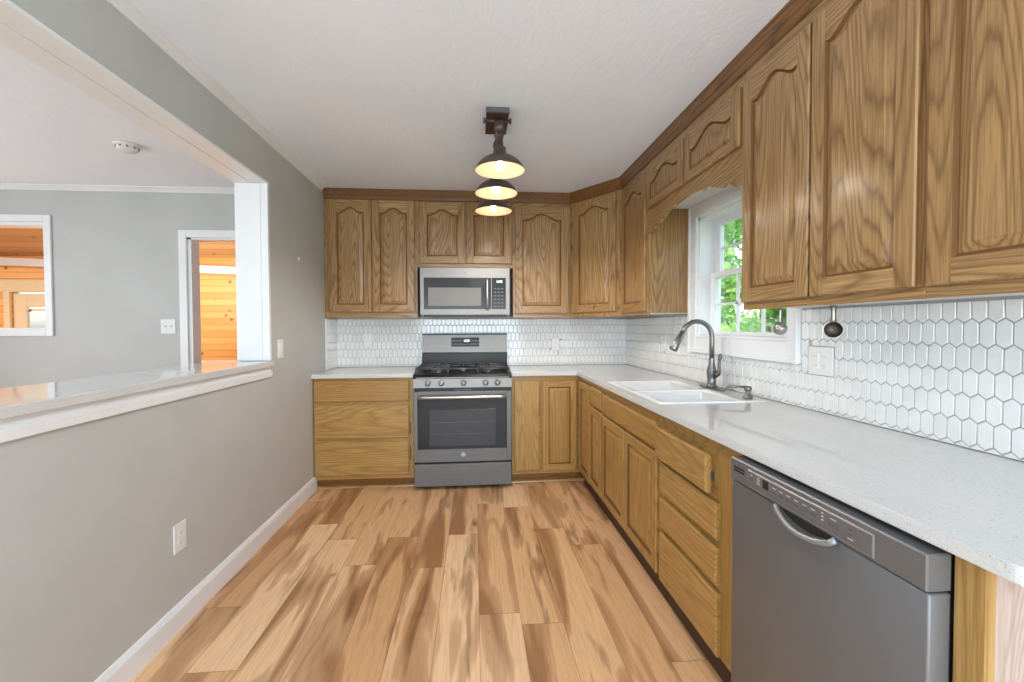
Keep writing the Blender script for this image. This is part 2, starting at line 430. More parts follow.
# left wall with the wide pass-through opening
OY1, OZ1, OZ0, WT = 2.803, 2.168, 1.04, .178
b = MB()
b.box(L - WT, L, OY1, D, 0, H, M['wall']); b.box(L - WT, L, -.6, OY1, 0, OZ0 - .002, M['wall']); b.box(L - WT, L, -.6, OY1, OZ1, H, M['wall'])
b.box(L - WT, L, REAR, -.6, 0, H, M['wall'])
struct('wall_left', b)
# unseen rear wall, opening added in the middle to let light in
b = MB()
b.box(-5.0, -1.6, REAR - .12, REAR, 0, H, M['wall']); b.box(1.2, R + .12, REAR - .12, REAR, 0, H, M['wall']); b.box(-1.6, 1.2, REAR - .12, REAR, 2.35, H, M['wall'])
struct('wall_rear', b)
b = MB()
b.box(-5.12, -5.0, REAR, .0, 0, H, M['wall']); b.box(-5.12, -5.0, 2.5, 4.02, 0, H, M['wall'])
b.box(-5.12, -5.0, 0, 2.5, 0, .55, M['wall']); b.box(-5.12, -5.0, 0, 2.5, 2.25, H, M['wall'])
struct('wall_dining_outer', b)
# dining far wall: doorway and an inner window
DX0, DX1, DZ = -2.405, -1.60, 2.035        # doorway
IX0, IX1, IZ0, IZ1 = -4.6, -3.51, 1.27, 2.15
b = MB(); y0, y1 = DY, DY + .11
b.box(-5.0, IX0, y0, y1, 0, H, M['wall']); b.box(IX0, IX1, y0, y1, 0, IZ0, M['wall']); b.box(IX0, IX1, y0, y1, IZ1, H, M['wall'])
b.box(IX1, DX0, y0, y1, 0, H, M['wall']); b.box(DX0, DX1, y0, y1, DZ, H, M['wall']); b.box(DX1, L - WT, y0, y1, 0, H, M['wall'])
struct('wall_dining_back', b)

# opening lining: soffit and jamb boards with a seam, slim edge bead
b = MB(); W_ = M['white']
b.box(L - .086, L + .006, -.6, OY1 + .012, OZ1 - .012, OZ1, W_); b.box(L - WT - .006, L - .0875, -.6, OY1, OZ1 - .014, OZ1, W_)
struct('trim_1', b)
b = MB()
b.box(L - .036, L + .006, OY1 - .012, OY1 + .012, OZ0 + .036, OZ1 - .0125, W_); b.box(L - WT - .006, L - .0365, OY1 - .014, OY1, OZ0 + .036, OZ1 - .0145, W_)
struct('trim_2', b)
# apron moulding under the ledge
b = MB()
b.prism([(L, .975), (L + .016, .977), (L + .018, 1.006), (L + .010, 1.013), (L + .006, 1.014), (L + .006, OZ0), (L, OZ0)], -.6, OY1 - .005, W_, 'y')
struct('trim_3', b)
# ledge slab
b = MB(); b.box(L - .345, L + .032, -.6, OY1 - .014, OZ0, OZ0 + .033, M['quartz'], .003)
tag(b.build('bar_ledge', origin=None), 'long speckled quartz ledge capping the half wall opening', 'countertop')

# crown mouldings (painted) and baseboards
def crown_prof(s): return [(0, 0), (0, -.036), (.008, -.036), (.014, -.028), (.034, -.014), (.048, -.008), (.053, 0)]
b = MB(); b.prism([(L + x, H + z) for x, z in crown_prof(1)], REAR, D - .365, W_, 'y'); struct('trim_4', b)
b = MB(); b.prism([(DY - x, H + z) for x, z in crown_prof(1)], -5.0, L - WT, W_, 'x'); struct('trim_5', b)
def base_prof(): return [(0, 0), (.014, 0), (.014, .088), (.010, .100), (.006, .110), (0, .112)]
b = MB(); b.prism([(L + x, z) for x, z in base_prof()], REAR, D - .575, W_, 'y'); struct('baseboard_left', b)
b = MB(); b.prism([(DY - x, z) for x, z in base_prof()], -5.0, DX0 - .08, W_, 'x'); struct('baseboard_dining', b)

# doorway casing in the dining room
b = MB()
def casing(b, x0, x1, z0, z1, y, wd, m, bottom=True):
    """picture-frame casing on a wall facing -Y"""
    t = .018
    b.box(x0 - wd, x0, y - t, y, z0 - (wd if bottom else 0), z1 + wd, m, .003); b.box(x1, x1 + wd, y - t, y, z0 - (wd if bottom else 0), z1 + wd, m, .003)
    b.box(x0, x1, y - t, y, z1, z1 + wd, m, .003)
    if bottom: b.box(x0, x1, y - t, y, z0 - wd, z0, m, .003)
casing(b, DX0, DX1, 0, DZ, DY, .063, W_, False)
b.box(DX0 - .001, DX0 + .03, DY, DY + .11, 0, DZ, W_); b.box(DX1 - .014, DX1 + .001, DY, DY + .11, 0, DZ, W_); b.box(DX0, DX1, DY, DY + .11, DZ - .014, DZ + .001, W_)
struct('door_1', b)
b = MB(); casing(b, IX0, IX1, IZ0, IZ1, DY, .055, W_)
b.box(IX0 - .001, IX0 + .012, DY, DY + .11, IZ0, IZ1, W_); b.box(IX1 - .012, IX1 + .001, DY, DY + .11, IZ0, IZ1, W_)
b.box(IX0, IX1, DY, DY + .11, IZ1 - .03, IZ1 + .001, W_); b.box(IX0, IX1, DY, DY + .11, IZ0 - .001, IZ0 + .012, W_)
struct('window_2', b)

# ------------------------------------------------------------------ sunroom beyond the dining room
SY = 6.3
b = MB(); b.box(-9, -.9, DY + .12, SY, -.1, 0, M['floor']); struct('floor_sunroom', b)
b = MB()
GX0, GX1, GZ0, GZ1 = -5.93, -5.2, .75, 1.56       # the door glass opening
DX_0, DX_1, DZT = -6.10, -5.05, 1.76
b.box(-9, DX_0, SY, SY + .1, .0, 3.3, M['pine']); b.box(DX_1, -.9, SY, SY + .1, .80, 3.3, M['pine']); b.box(DX_0, DX_1, SY, SY + .1, DZT, 3.3, M['pine'])
struct('wall_sunroom_back', b)
b = MB(); b.box(DX_1 + .09, -.9, SY - .03, SY + .1, 0, .80, W_); b.box(DX_1 + .09, -.9, SY - .045, SY, .80, .83, W_, .004); struct('trim_6', b)
b = MB(); b.box(-9.1, -9, DY, SY, 0, 3.3, M['pine']); b.box(-1.0, -.9, DY + .23, SY, 0, 3.3, M['pine']); struct('wall_sunroom_side', b)
# sloping board ceiling, low over the dining wall and higher... falls toward the outside
b = MB()
b.add([(-9.1, DY, 3.05), (-.9, DY, 3.05), (-.9, SY + .1, 2.20), (-9.1, SY + .1, 2.20), (-9.1, DY, 3.12), (-.9, DY, 3.12), (-.9, SY + .1, 2.27), (-9.1, SY + .1, 2.27)],
      [(0, 1, 2, 3), (4, 7, 6, 5), (0, 4, 5, 1), (1, 5, 6, 2), (2, 6, 7, 3), (3, 7, 4, 0)], M['pine_ceiling'])
struct('ceiling_sunroom', b)
def beam(name, p, q, wdt, hgt, m):
    p, q = Vector(p), Vector(q); d = (q - p).normalized(); sd = d.cross(Vector((0, 0, 1))).normalized(); up = sd.cross(d)
    vs = [pt + sd * a + up * c for pt in (p, q) for a, c in ((-wdt / 2, 0), (wdt / 2, 0), (wdt / 2, -hgt), (-wdt / 2, -hgt))]
    b = MB(); b.add(vs, [(0, 1, 2, 3), (7, 6, 5, 4), (0, 4, 5, 1), (1, 5, 6, 2), (2, 6, 7, 3), (3, 7, 4, 0)], m); return b
struct('trim_7', beam('t', (-9, 6.22, 2.30), (-1, 6.20, 2.02), .06, .10, M['cabinet_inside']))
struct('trim_8', beam('t', (-9, 5.3, 2.52), (-1, 4.7, 2.66), .16, .16, M['pale_wood']))
struct('trim_9', beam('t', (-4.6, 5.9, 2.36), (-1.6, 5.2, 2.56), .16, .10, M['dark_x']))
b = MB(); b.box(DX_0 - .25, DX_1 + .25, SY - .03, SY, DZT, DZT + .16, M['pale_wood'], .004); b.box(DX_0 - .07, DX_0, SY - .03, SY, 0, DZT, M['pale_wood']); b.box(DX_1, DX_1 + .09, SY - .03, SY, 0, DZT, M['pale_wood'])
struct('trim_10', b)
dr = MB()
dr.box(DX_0 + .01, GX0, SY + .01, SY + .055, 0, DZT - .02, M['pale_wood'], .003); dr.box(GX1, DX_1 - .01, SY + .01, SY + .055, 0, DZT - .02, M['pale_wood'], .003)
dr.box(GX0, GX1, SY + .01, SY + .055, GZ1, DZT - .02, M['pale_wood'], .003); dr.box(GX0, GX1, SY + .01, SY + .055, 0, GZ0, M['pale_wood'], .003)
d2 = struct('door_2', dr)
g = MB(); g.box(GX0, GX1, SY + .03, SY + .034, GZ0, GZ1, M['glass']); g.build('door_glass', d2)
g = MB(); g.box(GX0 + .01, GX1 - .01, SY - .0, SY + .02, GZ1 - .05, GZ1 - .02, M['pale_wood'], .003)
for i in range(3): g.box(GX0 + .05 + i * .25, GX0 + .07 + i * .25, SY - .02, SY, GZ1 - .06, GZ1 - .03, M['bronze'])
g.build('blind_rail', d2)

# ------------------------------------------------------------------ kitchen window
b = MB(); X = R
cn, cf, cb, ct_ = .070, .090, .095, .085     # casing widths: near, far, below, above
WO0, WO1, WOB, WOT = WY0 - cn, WY1 + cf, WZ0 - cb, WZ1 + ct_
for (a0, a1, z0, z1) in ((WO0, WY0, WOB, WOT), (WY1, WO1, WOB, WOT), (WY0, WY1, WZ1, WOT), (WY0, WY1, WOB, WZ0)):
    b.box(X - .024, X, a0, a1, z0, z1, W_, .003)
for (a0, a1, z0, z1) in ((WO0 - .004, WO0 + .014, WOB - .004, WOT + .004), (WO1 - .014, WO1 + .004, WOB - .004, WOT + .004), (WO0 + .014, WO1 - .014, WOB - .004, WOB + .014), (WO0 + .014, WO1 - .014, WOT - .014, WOT + .004)):
    b.box(X - .031, X - .0, a0, a1, z0, z1, W_, .002)
# jamb lining
b.box(X - .005, X + .138, WY0, WY0 + .018, WZ0, WZ1, W_); b.box(X - .005, X + .138, WY1 - .018, WY1, WZ0, WZ1, W_)
b.box(X - .005, X + .138, WY0, WY1, WZ1 - .018, WZ1, W_); b.box(X - .012, X + .138, WY0, WY1, WZ0, WZ0 + .016, W_, .003)
win = struct('window_1', b)
def sash(name, xs, z0, z1, rail_b, rail_t):
    b = MB(); y0, y1 = WY0 + .018, WY1 - .018; t = .03; st = .056
    b.box(xs, xs + t, y0, y0 + st, z0, z1, W_, .003); b.box(xs, xs + t, y1 - st, y1, z0, z1, W_, .003)
    b.box(xs, xs + t, y0 + st, y1 - st, z0, z0 + rail_b, W_, .003); b.box(xs, xs + t, y0 + st, y1 - st, z1 - rail_t, z1, W_, .003)
    ny = 3
    for k in range(1, ny):
        yy = y0 + st + (y1 - y0 - 2 * st) * k / ny; b.box(xs + .008, xs + .02, yy - .008, yy + .008, z0 + rail_b, z1 - rail_t, W_)
    zz = (z0 + rail_b + z1 - rail_t) / 2; b.box(xs + .008, xs + .02, y0 + st, y1 - st, zz - .008, zz + .008, W_)
    s_ = b.build(name, win)
    g = MB(); g.box(xs + .012, xs + .015, y0 + st, y1 - st, z0 + rail_b, z1 - rail_t, M['glass']); g.build('window_pane', s_)
zm = 1.60
sash('lower_sash', X + .062, WZ0 + .016, zm + .018, .022, .036)
sash('upper_sash', X + .096, zm - .018, WZ1 - .018, .036, .04)

# ------------------------------------------------------------------ outside: ground and trees
b = MB(); b.box(R + .14, 40, -20, 60, -.5, -.4, M['lawn']); struct('ground', b)
b = MB(); b.box(-30, R, 6.45, 60, -.5, -.4, M['lawn']); struct('ground_back', b)
b = MB(); b.box(-9, -3, SY + .12, 9.0, -.12, -.02, M['deck'])
struct('ground_deck', b)
def tree(x, y, h, cr, label, leaf, nl, seed, z0=-.4, lo=.03):
    rnd = random.Random(seed); t = thing('leafy_tree', label, 'tree', (x, y, z0))
    b = MB(); pts = [(x + .06 * i * rnd.uniform(-1, 1), y + .06 * i * rnd.uniform(-1, 1), z0 + h * .85 * i / 6) for i in range(7)]
    b.tube(pts, [.16 - .02 * i for i in range(7)], M['bark'], 10)
    for k in range(7):
        a = rnd.uniform(0, 2 * PI); zz = z0 + h * rnd.uniform(.3, .75); p0 = Vector((x, y, zz)); q = p0 + Vector((math.cos(a), math.sin(a), .6)) * cr * .7
        b.tube([p0, (p0 + q) / 2 + Vector((0, 0, .08)), q], [.05, .03, .012], M['bark'], 6)
    b.build('trunk', t)
    f = MB(); clumps = []
    for k in range(26):
        a = rnd.uniform(0, 2 * PI); rr = cr * math.sqrt(rnd.random()); zz = z0 + h * (lo + (1 - lo) * rnd.random())
        clumps.append((Vector((x + rr * math.cos(a), y + rr * math.sin(a), zz)), rnd.uniform(.35, .7) * cr * .6))
    vs = []; fs = []
    for i in range(nl):
        c, r = clumps[i % 26]
        d = Vector((rnd.gauss(0, 1), rnd.gauss(0, 1), rnd.gauss(0, .8))).normalized() * r * rnd.random() ** .4
        p = c + d; s_ = rnd.uniform(.05, .11)
        u = Vector((rnd.gauss(0, 1), rnd.gauss(0, 1), rnd.gauss(0, .6))).normalized(); v = u.orthogonal().normalized()
        v = (Matrix.Rotation(rnd.uniform(0, 6.28), 3, u) @ v)
        k = len(vs); vs += [p - u * s_, p + v * s_ * .5, p + u * s_, p - v * s_ * .5]; fs.append((k, k + 1, k + 2, k + 3))
    f.add(vs, fs, leaf); f.build('foliage', t)
tree(3.7, 7.5, 4.4, .85, 'bright green tree nearest the kitchen window', M['leaf_a'], 9000, 1)
tree(5.4, 10.6, 5.2, 1.1, 'darker leafy tree behind the nearest tree outside the kitchen window', M['leaf_b'], 8000, 2)
tree(6.2, 7.7, 5.4, .95, 'darker tree showing behind the right part of the kitchen window', M['leaf_b'], 7000, 3)
tree(8.6, 12.2, 7.0, 1.7, 'tall pale green tree at the very back of the yard', M['leaf_a'], 9000, 6)
tree(-8.4, 12.2, 4.5, 1.9, 'green tree seen through the glass of the pale sunroom door', M['leaf_a'], 4000, 7)

# ------------------------------------------------------------------ backsplash tiles
def tiles(name, T, holes, width, z0, z1, label):
    """picket tiles; local x along the wall from 0 to width, local y outward, z up"""
    b = MB(T); PW, PH, PT, g = .0405, .0730, .0125, .0026
    cuts = sorted(h for h in holes if h[3] > z1); x = 0
    for h in cuts:
        b.box(x, h[0], .0008, .005, z0, z1, M['grout']); b.box(h[0], h[1], .0008, .005, z0, h[2], M['grout']); x = h[1]
    b.box(x, width, .0008, .005, z0, z1, M['grout'])
    nrow = int((z1 - z0) / PH) + 3
    hw, hh = PW / 2 - g / 2, (PH + PT) / 2 - g / 2 * 1.2
    for r in range(-1, nrow):
        cz = z1 - .022 - r * PH
        for c in range(-1, int(width / PW) + 2):
            cx = c * PW + (PW / 2 if r % 2 else 0)
            shape = [(cx - hw, cz - hh + PT), (cx, cz - hh), (cx + hw, cz - hh + PT), (cx + hw, cz + hh - PT), (cx, cz + hh), (cx - hw, cz + hh - PT)]
            poly = clip(shape, 0.001, width - .001, z0 + .002, z1 - .001)
            if len(poly) < 3: continue
            for h in holes:
                if poly and min(p[0] for p in poly) < h[1] and max(p[0] for p in poly) > h[0] and min(p[1] for p in poly) < h[3] and max(p[1] for p in poly) > h[2]:
                    best = []
                    for lim in ((0, h[0] - .001, z0, z1), (h[1] + .001, width, z0, z1), (0, width, z0, h[2] - .001), (0, width, h[3] + .001, z1)):
                        q = clip(poly, *lim)
                        if len(q) >= 3 and area2(q) > area2(best): best = q
                    poly = best
            if len(poly) < 3 or area2(poly) < 6e-5: continue
            n = len(poly); mx = sum(p[0] for p in poly) / n; mz = sum(p[1] for p in poly) / n
            def ins(d):
                out = []
                for x, z in poly:
                    dx, dz = mx - x, mz - z; l = math.hypot(dx, dz) or 1; out.append((x + dx / l * d, z + dz / l * d))
                return out
            lv = [(poly, .004), (poly, .0085), (ins(.0016), .0100), (ins(.0035), .0104)]
            vs = []; fs = []
            for pl, h in lv: vs += [(x, h, z) for x, z in pl]
            for k in range(3):
                for i in range(n): fs.append((k * n + i, k * n + (i + 1) % n, (k + 1) * n + (i + 1) % n, (k + 1) * n + i))
            fs.append([3 * n + i for i in range(n)])
            b.add(vs, fs, M['tile'])
    o = b.build(name); tag(o, label, 'backsplash'); return o
def area2(p):
    if len(p) < 3: return 0
    return abs(sum(p[i][0] * p[(i + 1) % len(p)][1] - p[(i + 1) % len(p)][0] * p[i][1] for i in range(len(p)))) / 2
def clip(poly, x0, x1, z0, z1):
    for ax, lim, sg in ((0, x0, 1), (0, x1, -1), (1, z0, 1), (1, z1, -1)):
        out = []
        for i in range(len(poly)):
            a, c = poly[i - 1], poly[i]; da, dc = (a[ax] - lim) * sg, (c[ax] - lim) * sg
            if (da >= 0) != (dc >= 0):
                t = da / (da - dc); out.append((a[0] + (c[0] - a[0]) * t, a[1] + (c[1] - a[1]) * t))
            if dc >= 0: out.append(c)
        poly = out
        if not poly: return []
    return poly
TZ1 = 1.352
tiles('tile_backsplash', frame((L, D, 0), (1, 0, 0), (0, -1, 0)), [(.250, .314, 1.106, 1.214), (1.991, 2.054, 1.057, 1.159)], R - L, CT + .001, TZ1, 'white picket tile backsplash along the back wall behind the stove')
WC0, WC1 = WO0 - .005, WO1 + .005
tiles('tile_backsplash', frame((R, D - .0106, 0), (0, -1, 0), (-1, 0, 0)),
      [(D - .0106 - WC1, D - .0106 - WC0, WOB - .005, 3), (D - .0106 - 1.797, D - .0106 - 1.657, 1.067, 1.190), (D - .0106 - 3.293, D - .0106 - 3.232, 1.096, 1.204)],
      D - .0106 - .55, CT + .001, TZ1 - .004, 'white picket tile backsplash on the window wall above the sink counter')
tiles('tile_backsplash', frame((L, D - .32, 0), (0, 1, 0), (1, 0, 0)), [], .3094, CT + .001, TZ1, 'narrow return of white picket tile on the grey left wall')

# ------------------------------------------------------------------ cabinet doors
def panel_door(b, x0, x1, z0, z1, y, mz, mx, arch=.045, stile=.062, th=.019, top_rail=None, bot_rail=None, field=.034):
    if z1 - z0 < .3: field = .020; arch = min(arch, .05); stile_z = .05; top_rail = .042; bot_rail = .046
    """raised panel door in a local frame; front at y, back at y - th"""
    ch = .004
    tr = top_rail if top_rail is not None else stile; br = bot_rail if bot_rail is not None else stile
    N = 21
    def ring(d, y):
        # opening outline inset by d
        a0, a1, c0 = x0 + stile + d, x1 - stile - d, z0 + br + d
        zt = z1 - tr - arch - d                       # corner height of the arch
        pts = [(a0, c0), (a1, c0)]
        pts.append((a1, zt))
        for i in range(1, N):
            t = i / N; x = a1 + (a0 - a1) * t; s_ = abs(2 * t - 1)
            if arch > 0:
                if s_ > .86: h = -.10 * math.sin((1 - s_) / .14 * PI / 2) if s_ < 1 else 0
                else:
                    q = s_ / .86; h = -.10 + 1.10 * (.5 + .5 * math.cos(PI * q)) ** .85
                h *= arch
            else: h = 0
            pts.append((x, zt + h))
        pts.append((a0, zt))
        return [(p[0], y, p[1]) for p in pts]
    yf = y
    A = ring(0, yf); n = len(A)
    # bottom rail, stiles, top rail on the front plane
    xa, xb, za = x0 + stile, x1 - stile, z0 + br; zt = A[2][2]
    xi0, xi1, zi0, zi1 = x0 + ch, x1 - ch, z0 + ch, z1 - ch
    b.add([(xi0, yf, zi0), (xa, yf, zi0), (xa, yf, za), (xa, yf, zt), (xa, yf, zi1), (xi0, yf, zi1)], [(0, 1, 2, 3, 4, 5)], mz)
    b.add([(xi1, yf, zi0), (xb, yf, zi0), (xb, yf, za), (xb, yf, zt), (xb, yf, zi1), (xi1, yf, zi1)], [(5, 4, 3, 2, 1, 0)], mz)
    b.add([(xa, yf, zi0), (xb, yf, zi0), (xb, yf, za), (xa, yf, za)], [(0, 1, 2, 3)], mx)
    top = A[2:]
    vs = list(top) + [(p[0], yf, zi1) for p in top]; m_ = len(top)
    b.add(vs, [(i, i + 1, m_ + i + 1, m_ + i) for i in range(m_ - 1)], mx)
    # panel recess and raised field
    R0, R1, R2, R3, R4 = A, ring(.002, yf - .0055), ring(.006, yf - .0085), ring(.009, yf - .0085), ring(field, yf - .0012)
    def band(P, Q, m): b.add(P + Q, [(i, (i + 1) % n, n + (i + 1) % n, n + i) for i in range(n)], m)
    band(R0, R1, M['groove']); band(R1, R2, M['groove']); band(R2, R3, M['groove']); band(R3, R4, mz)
    bmq = bmesh.new(); vv = [bmq.verts.new(p) for p in R4]; fc = bmq.faces.new(vv); bmesh.ops.triangulate(bmq, faces=[fc]); b.frombm(bmq, mz)
    # edges
    o1 = [(xi0, yf, zi0), (xi1, yf, zi0), (xi1, yf, zi1), (xi0, yf, zi1)]; o2 = [(x0, yf - ch, z0), (x1, yf - ch, z0), (x1, yf - ch, z1), (x0, yf - ch, z1)]; o3 = [(p[0], yf - th, p[2]) for p in o2]
    b.add(o1 + o2 + o3, [(i, (i + 1) % 4, 4 + (i + 1) % 4, 4 + i) for i in range(4)] + [(4 + i, 4 + (i + 1) % 4, 8 + (i + 1) % 4, 8 + i) for i in range(4)] + [(11, 10, 9, 8)], mz)
def slab(b, x0, x1, z0, z1, y, m, th=.019, ch=.007):
    o1 = [(x0 + ch, y, z0 + ch), (x1 - ch, y, z0 + ch), (x1 - ch, y, z1 - ch), (x0 + ch, y, z1 - ch)]
    o2 = [(x0, y - ch * .7, z0), (x1, y - ch * .7, z0), (x1, y - ch * .7, z1), (x0, y - ch * .7, z1)]; o3 = [(p[0], y - th, p[2]) for p in o2]
    b.add(o1 + o2 + o3, [(0, 1, 2, 3)] + [(i, (i + 1) % 4, 4 + (i + 1) % 4, 4 + i) for i in range(4)] + [(4 + i, 4 + (i + 1) % 4, 8 + (i + 1) % 4, 8 + i) for i in range(4)] + [(11, 10, 9, 8)], m)

def wall_cabinet(label, o, u, n, width, depth, z0, z1, doors, mx, arch=.045, stile=.062, side=True, pts=None, valance=None, fs=.03):
    """o = left bottom corner on the wall line; doors = list of (x0, x1, z0, z1)"""
    T = frame(o, u, n); c = T @ Vector((width / 2, depth / 2, 0)); c.z = z0
    t = thing('wall_cabinet', label, 'cabinet', c, 'oak wall cabinets')
    fy = depth - .019                               # face frame front; doors overlay it
    b = MB(T)
    if pts is None:
        b.box(.0005, width - .0005, .001, fy - .019, z0 + .012, z1 - .001, M['oak_z'])
        b.box(.0008, width - .0008, .0012, fy - .020, z0 + .010, z0 + .0118, M['cabinet_inside'])
    else:
        b.prism(pts, z0 + .012, z1 - .001, M['oak_z'], 'z')
    # face frame
    dz0, dz1 = min(d[2] for d in doors), max(d[3] for d in doors)
    b.box(0.0004, width - .0004, fy - .019, fy, z0, dz0 + .012, mx, .0015)
    b.box(0.0004, width - .0004, fy - .019, fy, dz1 - .012, z1 - .001, mx, .0015)
    xs = [0.0004] + [d[0] + .010 for d in doors[1:] for _ in (0,)] + []
    edges = [(0.0004, doors[0][0] + .012)]
    for a, c2 in zip(doors[:-1], doors[1:]): edges.append((a[1] - .012, c2[0] + .012))
    edges.append((doors[-1][1] - .012, width - .0004))
    for e0, e1 in edges: b.box(e0, e1, fy - .019, fy - .0002, dz0 + .012, dz1 - .012, M['oak_z'])
    b.build('cabinet_body', t)
    for d in doors:
        q = MB(T); panel_door(q, d[0], d[1], d[2], d[3], depth, M['oak_z'], mx, arch, stile); q.build('door', t)
    if valance:
        q = MB(T); v0, v1, top, pts_ = valance
        n_ = len(pts_); vs = []
        for x, z in pts_: vs += [(x, fy - .019, z), (x, fy, z), (x, fy, top), (x, fy - .019, top)]
        fs = [(i * 4 + k, i * 4 + (k + 1) % 4, (i + 1) * 4 + (k + 1) % 4, (i + 1) * 4 + k) for i in range(n_ - 1) for k in range(4)] + [(0, 1, 2, 3), (n_ * 4 - 1, n_ * 4 - 2, n_ * 4 - 3, n_ * 4 - 4)]
        q.add(vs, fs, M['oak_y']); q.build('valance', t)
    return t
UZ = 1.356; UT = H
dp = .325
X0 = L + .002
ou, on = (1, 0, 0), (0, -1, 0)
def bx(x): return x - X0
wall_cabinet('oak wall cabinet with two tall arched doors beside the grey left wall', (X0, D, 0), ou, on, -.487 - X0, dp, UZ, UT,
             [(bx(-1.214), bx(-.868), 1.405, 2.352), (bx(-.862), bx(-.507), 1.405, 2.352)], M['oak_x'], .042, .064)
bx2 = lambda x: x + .486
wall_cabinet('short oak wall cabinet with two small arched doors above the microwave', (-.486, D, 0), ou, on, .332 + .486, dp, 1.785, UT,
             [(bx2(-.467), bx2(-.080), 1.822, 2.345), (bx2(-.068), bx2(.320), 1.822, 2.345)], M['oak_x'], .042, .064)
bx3 = lambda x: x - .333
wall_cabinet('oak wall cabinet with one wide arched door right of the microwave', (.333, D, 0), ou, on, .842 - .333, dp, UZ, UT,
             [(bx3(.350), bx3(.822), 1.392, 2.322)], M['oak_x'], .05, .066)
# diagonal corner cabinet
PA, PB = Vector((.843, D - dp + .019, 0)), Vector((R - dp + .019, 3.372, 0))
ud = (PB - PA).normalized(); nd = Vector((ud.y, -ud.x, 0)); wd = (PB - PA).length
T = frame(PA + nd * (-.25), ud, nd); Ti = T.inverted()
def loc(x, y): p = Ti @ Vector((x, y, 0)); return (p.x, p.y)
bk = [loc(.8435, D - .001), loc(R - .001, D - .001), loc(R - .001, 3.373), loc(R - dp + .04, 3.373)]
body = bk + [(wd - .0005, .25 - .0195), (0.0005, .25 - .0195)] + [loc(.8435, D - dp + .04)]
wall_cabinet('diagonal oak corner wall cabinet with one narrow arched door', PA + nd * (-.25), ud, nd, wd, .25 + .019, UZ, UT,
             [(.045, wd - .048, 1.398, 2.34)], M['oak_x'], .045, .064, pts=body)
ru, rn = (0, -1, 0), (-1, 0, 0)
def right_cab(label, ya, yb, z0, doors, **kw):
    ds = [(ya - d[0], ya - d[1], d[2], d[3]) for d in doors]
    return wall_cabinet(label, (R, ya, 0), ru, rn, ya - yb, dp, z0, UT, ds, M['oak_y'], **kw)
right_cab('oak wall cabinet with one arched door left of the kitchen window', 3.371, 2.842, 1.354, [(3.325, 2.862, 1.380, 2.304)], arch=.045, stile=.064)
def scallop(v0, v1):
    pts = []; n = 64; w_ = v1 - v0
    for i in range(n + 1):
        t = i / n; s_ = abs(2 * t - 1)          # 1 at ends, 0 centre
        # outer lobe low, ogee up, shallow centre arch
        if s_ > .86: z = 1.902 - .008 * math.sin((1 - s_) / .14 * PI / 2)
        elif s_ > .72: z = 1.902 + .034 * (.5 - .5 * math.cos((.86 - s_) / .14 * PI))
        elif s_ > .62: z = 1.936 - .013 * math.sin((.72 - s_) / .10 * PI)
        elif s_ > .36: z = 1.936 + .040 * (.5 - .5 * math.cos((.62 - s_) / .26 * PI))
        elif s_ > .28: z = 1.976 - .011 * math.sin((.36 - s_) / .08 * PI)
        else: z = 1.976 + .010 * math.cos(s_ / .28 * PI / 2)
        pts.append((v0 + w_ * t, z))
    return pts
right_cab('short oak bridging cabinet with scalloped valance over the kitchen window', 2.841, 1.801, 2.050, [(2.835, 2.326, 2.052, 2.300), (2.310, 1.815, 2.052, 2.300)],
          arch=.05, stile=.062, valance=(.0005, 1.0395, 2.0495, scallop(.0005, 1.0395)))
right_cab('oak wall cabinet with two arched doors right of the kitchen window', 1.800, 1.037, 1.346, [(1.788, 1.418, 1.376, 2.302), (1.408, 1.050, 1.376, 2.302)], arch=.047, stile=.057)
right_cab('oak wall cabinet nearest the camera with bold cathedral grain', 1.036, .25, 1.346, [(1.023, .648, 1.376, 2.302), (.632, .266, 1.376, 2.302)], arch=.047, stile=.062)

# oak crown moulding following the cabinets
def sweep(path, prof, m, b):
    """path: list of (x,y) with outward to the right-hand side; prof: list of (out, z)"""
    P = [Vector((p[0], p[1], 0)) for p in path]; n = len(P); rings = []
    for i in range(n):
        d0 = (P[i] - P[i - 1]).normalized() if i > 0 else (P[1] - P[0]).normalized()
        d1 = (P[i + 1] - P[i]).normalized() if i < n - 1 else d0
        n0, n1 = Vector((d0.y, -d0.x, 0)), Vector((d1.y, -d1.x, 0)); nn = (n0 + n1).normalized(); k = 1 / max(.3, nn.dot(n0))
        rings.append([P[i] + nn * (o_ * k) + Vector((0, 0, z)) for o_, z in prof])
    m_ = len(prof); vs = [q for r in rings for q in r]; fs = []
    for i in range(n - 1):
        for j in range(m_): fs.append((i * m_ + j, i * m_ + (j + 1) % m_, (i + 1) * m_ + (j + 1) % m_, (i + 1) * m_ + j))
    fs.append(list(range(m_))); fs.append(list(range(n * m_ - 1, (n - 1) * m_ - 1, -1))); b.add(vs, fs, m)
b = MB()
prof = [(0.0005, H - .0005), (.021, H - .0005), (.021, H - .008), (.017, H - .014), (.015, H - .052), (.011, H - .056), (.011, H - .062), (.009, H - .086), (.004, H - .092), (.0005, H - .092)]
sweep([(X0, D - dp + .019), (PA.x, PA.y), (PB.x, PB.y), (PB.x, .25)], prof, M['dark_y'], b)
struct('trim_11', b)

